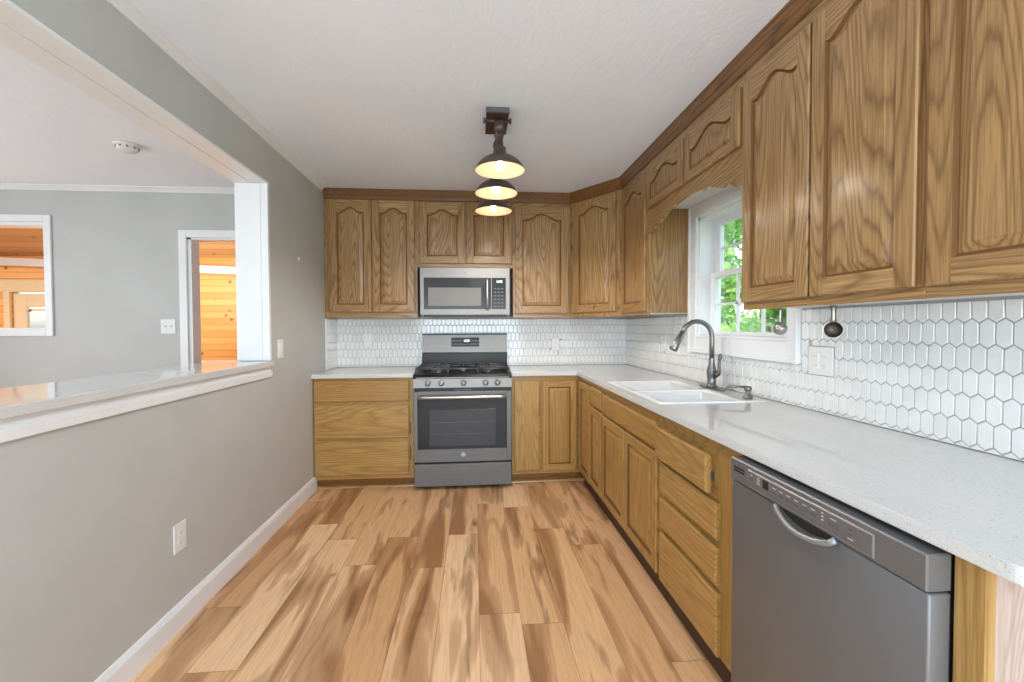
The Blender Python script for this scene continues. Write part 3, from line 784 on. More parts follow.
# ------------------------------------------------------------------ base cabinets
BT = CT - .031
def base_cab(label, o, u, n, width, depth, mx, fronts, rails, toe=.045, name='base_cabinet', stiles=None, zb=.083, hollow=False):
    """fronts: (kind, x0,x1,z0,z1, pull)"""
    T = frame(o, u, n); c = T @ Vector((width / 2, depth / 2, 0)); c.z = 0
    t = thing(name, label, 'cabinet', c, 'oak base cabinets')
    fy = depth - .019; b = MB(T)
    if hollow:
        b.box(.0006, .0166, .012, fy - .020, zb + .005, BT - .001, M['base_z']); b.box(width - .0166, width - .0006, .012, fy - .020, zb + .005, BT - .001, M['base_z'])
        b.box(.0166, width - .0166, .012, fy - .020, zb + .005, zb + .023, M['base_z']); b.box(.0166, width - .0166, .012, .020, zb + .023, BT - .2, M['base_z'])
    else: b.box(.0006, width - .0006, .012, fy - .020, zb + .005, BT - .001, M['base_z'])
    b.box(.0004, width - .0004, fy - .0195, fy, zb, zb + .035, mx, .001); b.box(.0004, width - .0004, fy - .0195, fy, BT - .040, BT - .001, mx, .001)
    for e0, e1 in (stiles or [(0.0004, .03), (width - .03, width - .0004)]): b.box(e0, e1, fy - .0195, fy - .0002, zb + .035, BT - .04, M['base_z'])
    b.box(0.0006, width - .0006, fy - .0190, fy - .0012, zb + .03, BT - .035, mx)
    b.build('cabinet_body', t)
    q = MB(T); q.box(0.0006, width - .0006, fy - toe - .016, fy - toe, 0, zb, M['dark_x'] if abs(u[0]) > .5 else M['toe_shade'])
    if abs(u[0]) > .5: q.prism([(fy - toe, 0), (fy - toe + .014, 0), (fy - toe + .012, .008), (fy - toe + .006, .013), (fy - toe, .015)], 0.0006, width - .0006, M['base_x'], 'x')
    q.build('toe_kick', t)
    for k in fronts:
        kind, x0, x1, z0, z1 = k[:5]; pull = k[5] if len(k) > 5 else 0
        q = MB(T)
        if kind == 'drawer':
            slab(q, x0, x1, z0, z1, depth + pull, mx, .02)
            if pull: q.box(x0 + .02, x1 - .02, fy - .1, depth + pull - .02, z0 + .015, z1 - .02, M['base_y'])
            dr = q.build('drawer', t)
            if pull:
                r = MB(T); r.box(x1 - .019, x1 - .008, fy - .1, depth + pull - .022, z0 + .04, z0 + .07, M['nickel']); r.build('drawer_slide', dr)
        elif kind == 'slab': slab(q, x0, x1, z0, z1, depth, M['base_z'], .019); q.build('door', t)
        elif kind == 'front': slab(q, x0, x1, z0, z1, depth, mx, .019); q.build('false_front', t)
        else: panel_door(q, x0, x1, z0, z1, depth, M['base_z'], mx, 0, .052); q.build('door', t)
    return t
def lx(x): return x - X0
t = base_cab('oak base cabinet with three wide drawers left of the stove', (X0, D, 0), ou, on, -.481 - X0, .625, M['base_x'],
         [('drawer', lx(-1.252), lx(-.520), .692, .862), ('drawer', lx(-1.252), lx(-.522), .404, .665), ('drawer', lx(-1.252), lx(-.524), .112, .377)], None,
         stiles=[(.0004, .02), (lx(-.535), -.4814 - X0)], zb=.080, toe=.040)
for z0_, z1_ in ((.43, .52), (.22, .33)):
    q = MB(frame((X0, D, 0), ou, on)); q.box(lx(-.519), lx(-.512), .6055, .6065, z0_, z1_, M['dark_gap']); q.build('edge_gap', t)
cx = lambda x: x - .292
t = base_cab('oak corner base cabinet with a flat door and a panelled corner door', (.292, D, 0), ou, on, 1.12 - .292 - .0, .625, M['base_x'],
         [('slab', cx(.313), cx(.523), .112, .842), ('door', cx(.540), cx(.824), .108, .842)], None, zb=.080, toe=.045)
T = frame((R, 3.475, 0), ru, rn)
# the return door of the corner cabinet
bq = MB(T)
bq.box(.004, 3.475 - 3.135, .5, .611, .116, BT - .001, M['base_z'])
bq.build('corner_return', t)
bq = MB(T); bq.box(0, 3.475 - 3.135, .560, .576, 0, .116, M['toe_shade']); bq.build('toe_kick', t)
bq = MB(T); panel_door(bq, .035, 3.475 - 3.140, .120, .842, .630, M['base_z'], M['base_y'], 0, .052); bq.build('door', t)
def rbase(label, ya, yb, fronts, **kw):
    fr = [(f[0], ya - f[1], ya - f[2]) + tuple(f[3:]) for f in fronts]
    return base_cab(label, (R, ya, 0), ru, rn, ya - yb, .630, M['base_y'], fr, None, toe=.035, zb=.116, **kw)
rbase('narrow oak base cabinet with one drawer over one door by the corner', 3.134, 2.829, [('drawer', 3.125, 2.842, .715, .842), ('door', 3.125, 2.842, .130, .700)])
rbase('oak sink base cabinet with long false drawer front and two doors', 2.828, 1.930, [('front', 2.812, 1.946, .707, .832), ('door', 2.812, 2.385, .130, .690), ('door', 2.375, 1.946, .130, .690)],
      stiles=[(.0004, .03), (.43, .46), (.868, .8976)], hollow=True)
rbase('oak base cabinet with four stacked drawers, top one slightly open', 1.929, 1.320, [('drawer', 1.921, 1.478, .686, .823, .018), ('drawer', 1.912, 1.442, .530, .662), ('drawer', 1.912, 1.438, .372, .504), ('drawer', 1.912, 1.436, .122, .346)],
      stiles=[(.0004, .03), (1.929 - 1.46, .6086)])
# end stile panel after the dishwasher
b = MB(); b.box(R - .611, R - .592, .654, .703, 0, BT - .001, M['base_z'], .001)
t = thing('end_panel', 'oak end panel with pale raw side closing the counter run', 'panel', (R - .3, .65, 0)); b.build('face_stile', t)
b = MB(); b.box(R - .5915, R - .002, .654, .670, 0, BT - .001, M['raw_side'], .001); b.build('side_panel', t)['label'] = 'pale greyish raw wood side'

# ------------------------------------------------------------------ countertops
def slab_top(name, label, pts, holes=None):
    pts = list(pts); b = MB()
    bm = bmesh.new(); lo = [bm.verts.new((x, y, CT - .030)) for x, y in pts]; hi = [bm.verts.new((x, y, CT)) for x, y in pts]; n = len(pts)
    bm.faces.new(lo[::-1]); tf = bm.faces.new(hi)
    for i in range(n): bm.faces.new((lo[i], lo[(i + 1) % n], hi[(i + 1) % n], hi[i]))
    bm.normal_update()
    bmesh.ops.bevel(bm, geom=[e for e in bm.edges if abs(e.verts[0].co.z - e.verts[1].co.z) < 1e-6], offset=.003, segments=2, affect='EDGES')
    bmesh.ops.triangulate(bm, faces=[f for f in bm.faces if len(f.verts) > 4])
    b.frombm(bm, M['quartz']); o = b.build(name); tag(o, label, 'countertop', 'speckled quartz countertops'); return o
FY, FX = D - .642, R - .642
slab_top('countertop', 'short speckled white quartz countertop left of the stove', [(L + .001, D - .001), (L + .001, FY), (-.482, FY), (-.482, D - .001)])
CE = .566
arc = [(FX + .035 - .035 * math.cos(a), CE + .035 - .035 * math.sin(a)) for a in [i * PI / 2 / 8 for i in range(9)]]
SX0, SX1, SY0, SY1 = .862, 1.385, 1.975, 2.815     # sink outer
# L-shaped counter with a sink cut-out, made from strips that meet
def counter_right():
    xs = [FX, SX0 + .018, SX1 - .018, R - .001]; ys = [CE + .035, SY0 + .018, SY1 - .018, FY]
    bm = bmesh.new(); V = {}
    def v(x, y):
        k = (round(x, 5), round(y, 5))
        if k not in V: V[k] = bm.verts.new((x, y, CT))
        return V[k]
    fs = []
    for i in range(3):
        for j in range(3):
            if i == 1 and j == 1: continue
            fs.append(bm.faces.new((v(xs[i], ys[j]), v(xs[i + 1], ys[j]), v(xs[i + 1], ys[j + 1]), v(xs[i], ys[j + 1]))))
    end = [v(*p) for p in arc] + [v(FX + .035, CE)] if False else [v(*p) for p in arc]
    fs.append(bm.faces.new(end + [v(R - .001, CE), v(R - .001, ys[0]), v(xs[2], ys[0]), v(xs[1], ys[0])]))
    fs.append(bm.faces.new((v(.290, FY), v(FX, FY), v(xs[1], FY), v(xs[2], FY), v(R - .001, FY), v(R - .001, D - .001), v(.290, D - .001))))
    bmesh.ops.triangulate(bm, faces=[f for f in bm.faces if len(f.verts) > 4])
    r = bmesh.ops.extrude_face_region(bm, geom=bm.faces[:])
    for q in r['geom']:
        if isinstance(q, bmesh.types.BMVert): q.co.z = CT - .030
    bmesh.ops.recalc_face_normals(bm, faces=bm.faces)
    eds = [e for e in bm.edges if len(e.link_faces) == 2 and e.calc_face_angle() > 1.2 and abs(e.verts[0].co.z - e.verts[1].co.z) < 1e-6]
    bmesh.ops.bevel(bm, geom=eds, offset=.003, segments=2, affect='EDGES')
    return bm
b = MB(); b.frombm(counter_right(), M['quartz'])
tag(b.build('countertop'), 'long speckled white quartz countertop holding the sink, over the dishwasher', 'countertop', 'speckled quartz countertops')

# ------------------------------------------------------------------ sink
t = thing('kitchen_sink', 'white double bowl drop-in sink under the window', 'sink', ((SX0 + SX1) / 2, (SY0 + SY1) / 2, CT))
def sink_mesh():
    bm = bmesh.new(); z = CT + .006
    cols = [SX0, SX0 + .045, SX1 - .115, SX1]; ym = SY0 + .40
    rows = [SY0, SY0 + .04, ym - .012, ym + .012, SY1 - .04, SY1]
    V = {}
    def v(i, j):
        if (i, j) not in V: V[(i, j)] = bm.verts.new((cols[i], rows[j], z))
        return V[(i, j)]
    bowls = []
    for i in range(3):
        for j in range(5):
            f = bm.faces.new((v(i, j), v(i + 1, j), v(i + 1, j + 1), v(i, j + 1)))
            if i == 1 and j in (1, 3): bowls.append(f)
    # outer skirt
    be = [e for e in bm.edges if len(e.link_faces) == 1]
    r = bmesh.ops.extrude_edge_only(bm, edges=be)
    for q in r['geom']:
        if isinstance(q, bmesh.types.BMVert):
            q.co.z = CT + .0005; c = Vector(((SX0 + SX1) / 2, (SY0 + SY1) / 2, 0))
            q.co.x += .004 if q.co.x > c.x else -.004; q.co.y += .004 if q.co.y > c.y else -.004
    for f in bowls:
        r = bmesh.ops.extrude_face_region(bm, geom=[f])
        vs = [q for q in r['geom'] if isinstance(q, bmesh.types.BMVert)]
        cx_ = sum(q.co.x for q in vs) / 4; cy_ = sum(q.co.y for q in vs) / 4
        for q in vs: q.co.z = CT - .17; q.co.x = cx_ + (q.co.x - cx_) * .9; q.co.y = cy_ + (q.co.y - cy_) * .9
    bmesh.ops.delete(bm, geom=bowls, context='FACES_ONLY')
    bmesh.ops.recalc_face_normals(bm, faces=bm.faces)
    eds = [e for e in bm.edges if len(e.link_faces) == 2 and e.calc_face_angle() > .5]
    bmesh.ops.bevel(bm, geom=eds, offset=.008, segments=3, affect='EDGES', clamp_overlap=True)
    return bm
b = MB(); b.frombm(sink_mesh(), M['porcelain'], True); b.build('basin', t)
for cy in (SY0 + .215, SY0 + .41 + .19):
    b = MB(); b.cyl(.04, CT - .1695, CT - .166, M['nickel'], 24, Matrix.Translation((1.09, cy, 0))); b.build('drain', t)

# faucet
fx, fyc, fz = 1.362, 2.42, CT + .0068
t = thing('kitchen_faucet', 'brushed nickel gooseneck pull-down faucet behind the white sink', 'faucet', (fx, fyc, fz))
Tm = Matrix.Translation((fx, fyc, fz))
b = MB(); pl = [(.030 * math.cos(a) * 1.0, .13 * math.sin(a)) for a in [2 * PI * i / 40 for i in range(40)]]
b.prism([(x + fx, y + fyc) for x, y in pl], fz, fz + .008, M['nickel'], 'z', True); b.build('escutcheon', t)
b = MB(); b.lathe([(.001, .008), (.031, .008), (.031, .014), (.024, .02), (.0235, .06), (.027, .075), (.027, .095), (.022, .115), (.0165, .14), (.0145, .17), (.0145, .175)], M['nickel'], 28, Tm)
pts = [(fx, fyc, fz + .17), (fx, fyc, fz + .26)]
r_ = .089; cz = fz + .296
pts += [(fx - r_ + r_ * math.cos(a), fyc, cz + r_ * math.sin(a)) for a in [i * (PI * .90) / 16 for i in range(17)]]
b.tube(pts, .0135, M['nickel'], 16)
b.build('gooseneck', t)
b = MB(); e = Vector(pts[-1]); d = (Vector(pts[-1]) - Vector(pts[-2])).normalized(); d = (d + Vector((-.18, 0, -.05))).normalized()
b.tube([e, e + d * .02, e + d * .022, e + d * .07, e + d * .112, e + d * .118], [.0145, .015, .017, .019, .0245, .021], M['nickel'], 20)
b.build('spray_head', t)
b = MB(); hy = fyc - .025
b.tube([(fx, hy, fz + .082), (fx, hy - .012, fz + .082)], .022, M['nickel'], 20)
b.tube([(fx + .002, hy - .012, fz + .082), (fx + .004, hy - .034, fz + .088), (fx + .005, hy - .044, fz + .115), (fx + .005, hy - .045, fz + .155), (fx + .005, hy - .052, fz + .185), (fx + .005, hy - .056, fz + .2)],
       [.017, .014, .0095, .008, .011, .008], M['nickel'], 14)
b.build('handle', t)
# soap dispenser
sx_, sy_ = 1.352, 2.068
t = thing('soap_dispenser', 'small brushed nickel soap pump at the sink corner', 'soap dispenser', (sx_, sy_, CT + .0065))
Tm = Matrix.Translation((sx_, sy_, CT + .0065))
b = MB(); b.lathe([(.001, 0), (.024, 0), (.024, .006), (.015, .012), (.012, .03), (.010, .036)], M['nickel'], 24, Tm); b.build('base', t)
b = MB(); b.lathe([(.001, .036), (.016, .036), (.0175, .044), (.016, .058), (.001, .060)], M['nickel'], 24, Tm)
b.tube([(sx_, sy_, CT + .062), (sx_ - .06, sy_ + .018, CT + .062), (sx_ - .10, sy_ + .030, CT + .060)], [.006, .0055, .005], M['nickel'], 10); b.build('pump_head', t)

# ------------------------------------------------------------------ gas range
RX0, RX1, RFY = -.478, .286, 3.43
t = thing('gas_range', 'slate grey gas stove with oven between the oak base cabinets', 'stove', ((RX0 + RX1) / 2, 3.76, 0))
ST = M['steel']
b = MB(); b.box(RX0 + .002, RX1 - .002, RFY + .03, D - .04, .045, .872, M['black_plastic']); b.build('body', t)
for x in (RX0 + .05, RX1 - .05):
    for y in (RFY + .09, D - .1): b = MB(); b.cyl(.018, 0, .045, M['black_plastic'], 12, Matrix.Translation((x, y, 0))); b.build('foot', t)
b = MB(); b.box(RX0 + .002, RX1 - .002, RFY + .002, RFY + .03, .028, .206, ST, .004); b.build('storage_drawer', t)
# oven door as frame round the glass
gx0, gx1, gz0, gz1 = RX0 + .032, RX1 - .040, .322, .712
b = MB(); y0, y1 = RFY, RFY + .029
b.box(RX0 + .001, gx0, y0, y1, .222, .776, ST, .003); b.box(gx1, RX1 - .001, y0, y1, .222, .776, ST, .003); b.box(gx0, gx1, y0, y1, .222, gz0, ST); b.box(gx0, gx1, y0, y1, gz1, .776, ST)
od = b.build('oven_door', t)
b = MB(); b.box(gx0, gx1, RFY + .003, RFY + .02, gz0, gz1, M['oven_glass'], .002); b.build('door_glass', od)
b = MB(); b.box(-.358, .160, RFY + .0018, RFY + .004, .345, .632, M['oven_view'], .001)
for z in (.44, .53): b.box(-.34, .145, RFY + .0012, RFY + .0019, z, z + .002, M['grey_marking'])
b.build('inner_window', od)
# handle
b = MB(); n = 17; hp = [(RX0 + .045 + (RX1 - RX0 - .09) * i / (n - 1), RFY - .052 - .010 * math.sin(PI * i / (n - 1)), .737) for i in range(n)]
vs = []
b.tube(hp, .0145, M['chrome'], 16)
for x in (RX0 + .05, RX1 - .05): b.box(x - .012, x + .012, RFY - .05, RFY + .001, .726, .750, M['steel_light'], .003)
b.build('oven_handle', t)
b = MB(); b.cyl(.017, 0, .003, M['marking'], 28, Matrix.Translation((-.096, RFY, .277)) @ Matrix.Rotation(PI / 2, 4, 'X'))
bt = Matrix.Translation((-.096, RFY - .0035, .277)) @ Matrix.Rotation(PI / 2, 4, 'X')
b.lathe([(.0115, 0), (.0135, 0), (.0135, .0008), (.0115, .0008), (.0115, 0)], M['grey_marking'], 28, bt)
tb = MB()
def script_gl(b, T, s_, m):
    """small cursive pair of letters inside the round badge"""
    g = [(-.1 + .30 * math.cos(a) - .15, .30 * math.sin(a) + .05) for a in [PI * .35 + i * 1.5 * PI / 14 for i in range(15)]] + [(-.02, -.05), (-.05, -.45), (-.22, -.5)]
    e_ = [(.12, .0), (.42, .08), (.40, .32), (.20, .34), (.10, .05), (.18, -.25), (.45, -.2)]
    for pl in (g, e_): b.tube([(x * s_, z * s_, .0004) for x, z in pl], .00075, m, 5, T)
script_gl(b, Matrix.Translation((-.096, RFY - .003, .277)) @ Matrix.Rotation(PI / 2, 4, 'X'), .018, M['grey_marking'])
b.build('badge', od)
# control panel
b = MB(); b.prism([(RFY - .004, .800), (RFY - .012, .806), (RFY - .004, .874), (RFY + .06, .874), (RFY + .06, .800)], RX0, RX1, M['steel_light'], 'x'); b.build('control_panel', t)
b = MB(); b.box(RX0 + .004, RX1 - .004, RFY + .01, RFY + .03, .777, .800, M['black_plastic']); b.box(-.17, -.03, RFY + .004, RFY + .012, .783, .792, M['grey_marking']); b.build('vent_strip', t)
for kx in (-.366, -.262, -.090, .082, .176):
    K = Matrix.Translation((kx, RFY - .008, .841)) @ Matrix.Rotation(PI / 2 - .12, 4, 'X')
    b = MB(); b.lathe([(.001, 0), (.023, 0), (.023, .004), (.019, .006), (.0185, .024), (.016, .028), (.001, .028)], M['chrome'], 28, K)
    b.box(-.0045, .0045, -.018, .018, .024, .038, M['steel_light'], .002, K)
    kb = b.build('knob', t)
    b = MB()
    for a in range(7): aa = a * .7; b.box(kx + .031 * math.cos(aa) - .0015, kx + .031 * math.cos(aa) + .0015, RFY - .0125, RFY - .0090, .841 + .028 * math.sin(aa) - .0015, .841 + .028 * math.sin(aa) + .0015, M['grey_marking'])
    b.build('dial_marks', kb)
# cooktop
b = MB(); b.prism([(RFY - .004, .874), (RFY - .006, .890), (RFY + .010, .906), (D - .19, .910), (D - .19, .874)], RX0 - .002, RX1 + .002, M['black_plastic'], 'x')
b.box(RX0 + .02, RX1 - .02, RFY - .008, RFY - .003, .878, .886, M['steel_light'], .001)
b.build('cooktop', t)
ct = .910
burn = [(-.30, 3.60), (-.30, 3.83), (-.096, 3.715), (.108, 3.60), (.108, 3.83)]
for i, (x, y) in enumerate(burn):
    b = MB(); r = .05 if i != 2 else .045
    b.lathe([(.001, ct - .002), (r + .006, ct - .002), (r + .004, ct + .008), (r * .8, ct + .012), (r * .8, ct + .012)], M['nickel'], 24, Matrix.Translation((x, y, 0)))
    b.lathe([(r * .8, ct + .012), (r * .8, ct + .019), (r * .6, ct + .022), (.001, ct + .022)], M['iron'], 24, Matrix.Translation((x, y, 0))); b.build('burner', t)
for (gx0_, gx1_, cs) in ((RX0 + .015, -.2135, [(-.30, 3.60), (-.30, 3.83)]), (-.2105, .0185, [(-.096, 3.715)]), (.0215, RX1 - .015, [(.108, 3.60), (.108, 3.83)])):
    b = MB(); gy0, gy1, z = RFY + .03, D - .20, ct + .038; w_ = .011
    def bar(x0, y0_, x1, y1_, z=z): b.tube([(x0, y0_, z), (x1, y1_, z)], .0062, M['iron'], 8)
    bar(gx0_, gy0, gx1_, gy0); bar(gx0_, gy1, gx1_, gy1); bar(gx0_, gy0, gx0_, gy1); bar(gx1_, gy0, gx1_, gy1)
    mx_ = (gx0_ + gx1_) / 2; my_ = (gy0 + gy1) / 2
    if len(cs) == 2: bar(gx0_, my_, gx1_, my_)
    for (x, y) in cs:
        for dx, dy in ((1, 0), (-1, 0), (0, 1), (0, -1)):
            ex = x + dx * .018; ey = y + dy * .018
            tx = (gx1_ if dx > 0 else gx0_) if dx else x
            ty = ((gy1 if y > my_ - .01 else my_) if dy > 0 else (my_ if y > my_ + .01 else gy0)) if dy else y
            bar(ex, ey, tx, ty)
    for x in (gx0_, gx1_):
        for y in (gy0, my_, gy1): b.tube([(x, y, z), (x, y, ct + .001)], .0055, M['iron'], 8)
    b.build('grate', t)
# backguard
b = MB(); b.box(RX0 + .010, RX1 + .004, D - .19, D - .045, .872, 1.045, M['black_plastic'], .003)
b.prism([(D - .17, 1.042), (D - .150, 1.050), (D - .132, 1.205), (D - .118, 1.215), (D - .045, 1.215), (D - .045, 1.042)], RX0 + .006, RX1 + .006, M['steel_light'], 'x'); bgd = b.build('backguard', t)
TB = Matrix(((1, 0, 0, 0), (0, 1, 0, D - .1505), (0, 0, 1, 1.050), (0, 0, 0, 1))) @ Matrix.Rotation(-math.atan2(.018, .155), 4, 'X')
b = MB(TB); b.box(-.212, .038, -.0015, .001, .050, .132, M['black_plastic'], .001); ds = b.build('control_display', t)
for i in range(4):
    for j in range(2):
        for x0_ in (-.200 + i * .022, -.044 + i * .020):
            b = MB(TB); b.box(x0_, x0_ + .014, -.0022, -.0014, .066 + j * .030, .078 + j * .030, M['grey_marking']); b.build('touch_key', ds)
for i in range(5): b = MB(TB); b.box(-.112 + i * .012, -.104 + i * .012, -.0022, -.0014, .066, .074, M['grey_marking']); b.build('touch_key', ds)
def seven(b, x, z, s_, d, m, y=-.0024):
    seg = {'a': (0, 2, 1, 2), 'b': (1, 2, 1, 1), 'c': (1, 1, 1, 0), 'd': (0, 0, 1, 0), 'e': (0, 0, 0, 1), 'f': (0, 1, 0, 2), 'g': (0, 1, 1, 1)}
    on = {'0': 'abcdef', '1': 'bc', '2': 'abged', '3': 'abgcd', '4': 'fgbc', '5': 'afgcd', '8': 'abcdefg'}[d]
    for k in on:
        x0, z0, x1, z1 = seg[k]; th = s_ * .14
        b.box(x + x0 * s_ * .8 - th, x + x1 * s_ * .8 + th, y, y + .0008, z + z0 * s_ - th, z + z1 * s_ + th, m)
b = MB(TB)
for i, ch in enumerate('1200'): seven(b, -.104 + i * .014 + (.004 if i > 1 else 0), .094, .009, ch, M['digits'])
b.build('clock_digits', ds)

# ------------------------------------------------------------------ microwave
MX0, MX1, MZ0, MZ1, MY = -.457, .300, 1.362, 1.777, D - .40
t = thing('microwave_oven', 'grey over-the-range microwave with dark glass hanging above the stove', 'microwave', ((MX0 + MX1) / 2, MY + .2, MZ0))
b = MB(); b.box(MX0 + .004, MX1 - .004, MY + .03, D - .015, MZ0 + .008, MZ1 - .002, ST); b.build('body', t)
b = MB(); b.box(MX0, MX1, MY, MY + .03, 1.377, MZ1, M['steel_light'], .005); b.box(MX0 + .03, MX1 - .03, MY + .004, MY + .03, MZ0 + .003, 1.379, M['black_plastic']); fp = b.build('front_panel', t)
b = MB(); b.box(-.424, .140, MY - .003, MY + .004, 1.428, 1.692, M['mw_glass'], .002); dw_ = b.build('door', t)
b = MB(); b.box(-.388, .055, MY - .0042, MY - .0028, 1.455, 1.608, M['mw_view'], .0005)
b.build('window_screen', dw_)
b = MB(); hp = [(.106 , MY - .006 - .034 * math.sin(PI * i / 12), 1.425 + .255 * i / 12) for i in range(13)]; b.tube(hp, .0125, M['chrome'], 14); b.build('handle', dw_)
b = MB(); b.box(.146, .264, MY - .003, MY + .004, 1.428, 1.692, M['mw_glass'], .002); cp = b.build('control_panel', t)
for i in range(3):
    for j in range(6): b = MB(); b.box(.163 + i * .03, .183 + i * .03, MY - .0038, MY - .0028, 1.445 + j * .030, 1.455 + j * .030, M['grey_marking']); b.build('touch_key', cp)
b = MB(); TM = Matrix.Translation((.180, MY - .0015, 1.652))
b.T = TM
for i, ch in enumerate('1200'): seven(b, i * .014 + (.004 if i > 1 else 0), 0, .008, ch, M['digits'])
b.build('clock_digits', cp)
b = MB(); b.cyl(.009, 0, .002, M['nickel'], 24, Matrix.Translation((-.082, MY, 1.733)) @ Matrix.Rotation(PI / 2, 4, 'X')); script_gl(b, Matrix.Translation((-.082, MY - .002, 1.733)) @ Matrix.Rotation(PI / 2, 4, 'X'), .009, M['grey_marking']); b.build('badge', fp)

# ------------------------------------------------------------------ dishwasher
WX = R - .656; Y1, Y0 = 1.304, .706
t = thing('dishwasher', 'slate grey built-in dishwasher under the right hand counter', 'dishwasher', (R - .35, 1.0, 0))
b = MB(); b.box(WX + .046, R - .03, Y0 + .004, Y1 - .004, .10, .868, M['dark_gap']); b.box(WX + .09, WX + .11, Y0 + .004, Y1 - .004, .0, .10, M['dark_gap']); b.build('body', t)
b = MB(); b.box(WX, WX + .045, Y0, Y1, .115, .797, M['dw_steel'], .005, seg=2)
b.build('door', t)
b = MB(); b.box(WX - .004, WX + .045, Y0, Y1, .800, .869, M['dw_steel'], .003); fas = b.build('fascia', t)
T = frame((WX - .004, Y1, -.0105), ru, rn)     # local x from the far edge toward the camera
# raised console strip: long label with a bright edge
b = MB(T); b.box(.085, .495, -.001, .0012, .817, .866, M['dw_light'], .001); b.box(.088, .492, .0005, .0020, .820, .863, M['dw_steel'], .001); con = b.build('console', fas)
b = MB(T)
for i in range(5):
    for j in range(2): b.box(.018 + i * .0105, .0265 + i * .0105, -.001, .0012, .842 + j * .010, .847 + j * .010, M['dark_gap'])
b.build('vent_slots', fas)
b = MB(T); b.box(.155, .178, .0015, .0024, .836, .859, M['dark_gap']); b.build('display', con)
def key(x, z, wdt, hgt, m):
    b = MB(T); b.box(x, x + wdt, .0015, .0024, z, z + hgt, m); b.build('console_key', con)
key(.098, .842, .016, .006, M['grey_marking']); key(.098, .853, .012, .002, M['marking'])
for j in range(4): key(.130, .838 + j * .006, .012, .002, M['marking'])
for i in range(6):
    x = .192 + i * .027; key(x, .836, .018, .008, M['grey_marking']); key(x + .002, .850, .014, .0018, M['marking']); key(x + .004, .854, .010, .0018, M['grey_marking'])
for j in range(3): key(.362, .838 + j * .008, .006, .003, M['marking'])
key(.382, .834, .030, .012, M['grey_marking']); key(.388, .852, .016, .0018, M['marking'])
key(.436, .850, .010, .005, M['grey_marking']); key(.436, .838, .010, .005, M['grey_marking']); key(.434, .830, .014, .002, M['marking'])
# curved recess handle
b = MB(T); n = 15
top = .811
hx0, hx1 = .210, .405
arcp = [(hx0 + (hx1 - hx0) * i / (n - 1), top - .030 * math.sin(PI * i / (n - 1)) ** .55) for i in range(n)]
b.tube([(x, .004 + .014 * math.sin(PI * i / (n - 1)), z) for i, (x, z) in enumerate(arcp)], .0075, M['dw_light'], 10)
b.build('handle', t)
b = MB(T); ip = [(hx0 + .014 + (hx1 - hx0 - .028) * i / (n - 1), top - .001 - .022 * math.sin(PI * i / (n - 1)) ** .6) for i in range(n)]
b.prism(ip, -.0035, -.0025, M['dark_gap'], 'y'); b.build('handle_recess', t)

# ------------------------------------------------------------------ ceiling pendant fixture
PX = .138
t = thing('ceiling_light', 'bronze pipe ceiling fixture with three glowing dome shades in a row', 'light fixture', (PX, 2.75, H))
b = MB(); b.box(PX - .070, PX + .052, 2.36, 2.62, H - .028, H - .0005, M['rust'], .003); b.box(PX - .072, PX + .054, 2.345, 2.362, H - .030, H - .001, M['iron'], .002); b.build('mounting_block', t)
b = MB()
bz = 2.325
b.tube([(PX - .01, 2.40, H - .04), (PX - .01, 2.40, bz)], .016, M['bronze'], 14); b.tube([(PX - .080, 2.42, H - .040), (PX + .062, 2.42, H - .040)], .008, M['bronze'], 12)
for x in (PX - .080, PX + .062): b.tube([(x - .006, 2.42, H - .040), (x + .006, 2.42, H - .040)], .014, M['bronze'], 14)
b.tube([(PX + .004, 2.30, bz), (PX - .004, 3.20, bz)], .022, M['bronze'], 14)
for y in (2.32, 2.40, 2.56, 2.745, 2.95, 3.17): b.tube([(PX, y - .02, bz), (PX, y + .02, bz)], .027, M['bronze'], 14)
b.build('pipe_bar', t)
rimz = 2.108
def pendant(y):
    Tm = Matrix.Translation((PX, y, rimz))
    b = MB()
    outer = [(.131, .0), (.130, .006), (.118, .028), (.098, .050), (.070, .068), (.042, .078), (.034, .084), (.032, .118), (.026, .124), (.018, .128), (.018, .20)]
    b.lathe(outer, M['bronze'], 40, Tm); 
    sh = b.build('lamp_shade', t)
    b = MB(); inner = [(.131, .0), (.127, .006), (.115, .026), (.096, .047), (.068, .065), (.040, .074), (.001, .076)]
    b.lathe(inner, M['shade_inner'], 40, Tm); b.build('shade_lining', sh)
    b = MB(); b.lathe([(.001, -.004), (.014, .0), (.022, .010), (.025, .022), (.021, .036), (.013, .05), (.012, .072)], M['bulb'], 20, Tm); b.build('bulb', t)
    d = bpy.data.lights.new('pendant_glow', 'SPOT'); d.energy = 14; d.color = (1, .93, .84); d.shadow_soft_size = .05; d.spot_size = math.radians(165); d.spot_blend = .5
    o = bpy.data.objects.new('pendant_glow', d); C.objects.link(o); o.location = (PX, y, rimz - .03)
for y in (2.345, 2.745, 3.165): pendant(y)

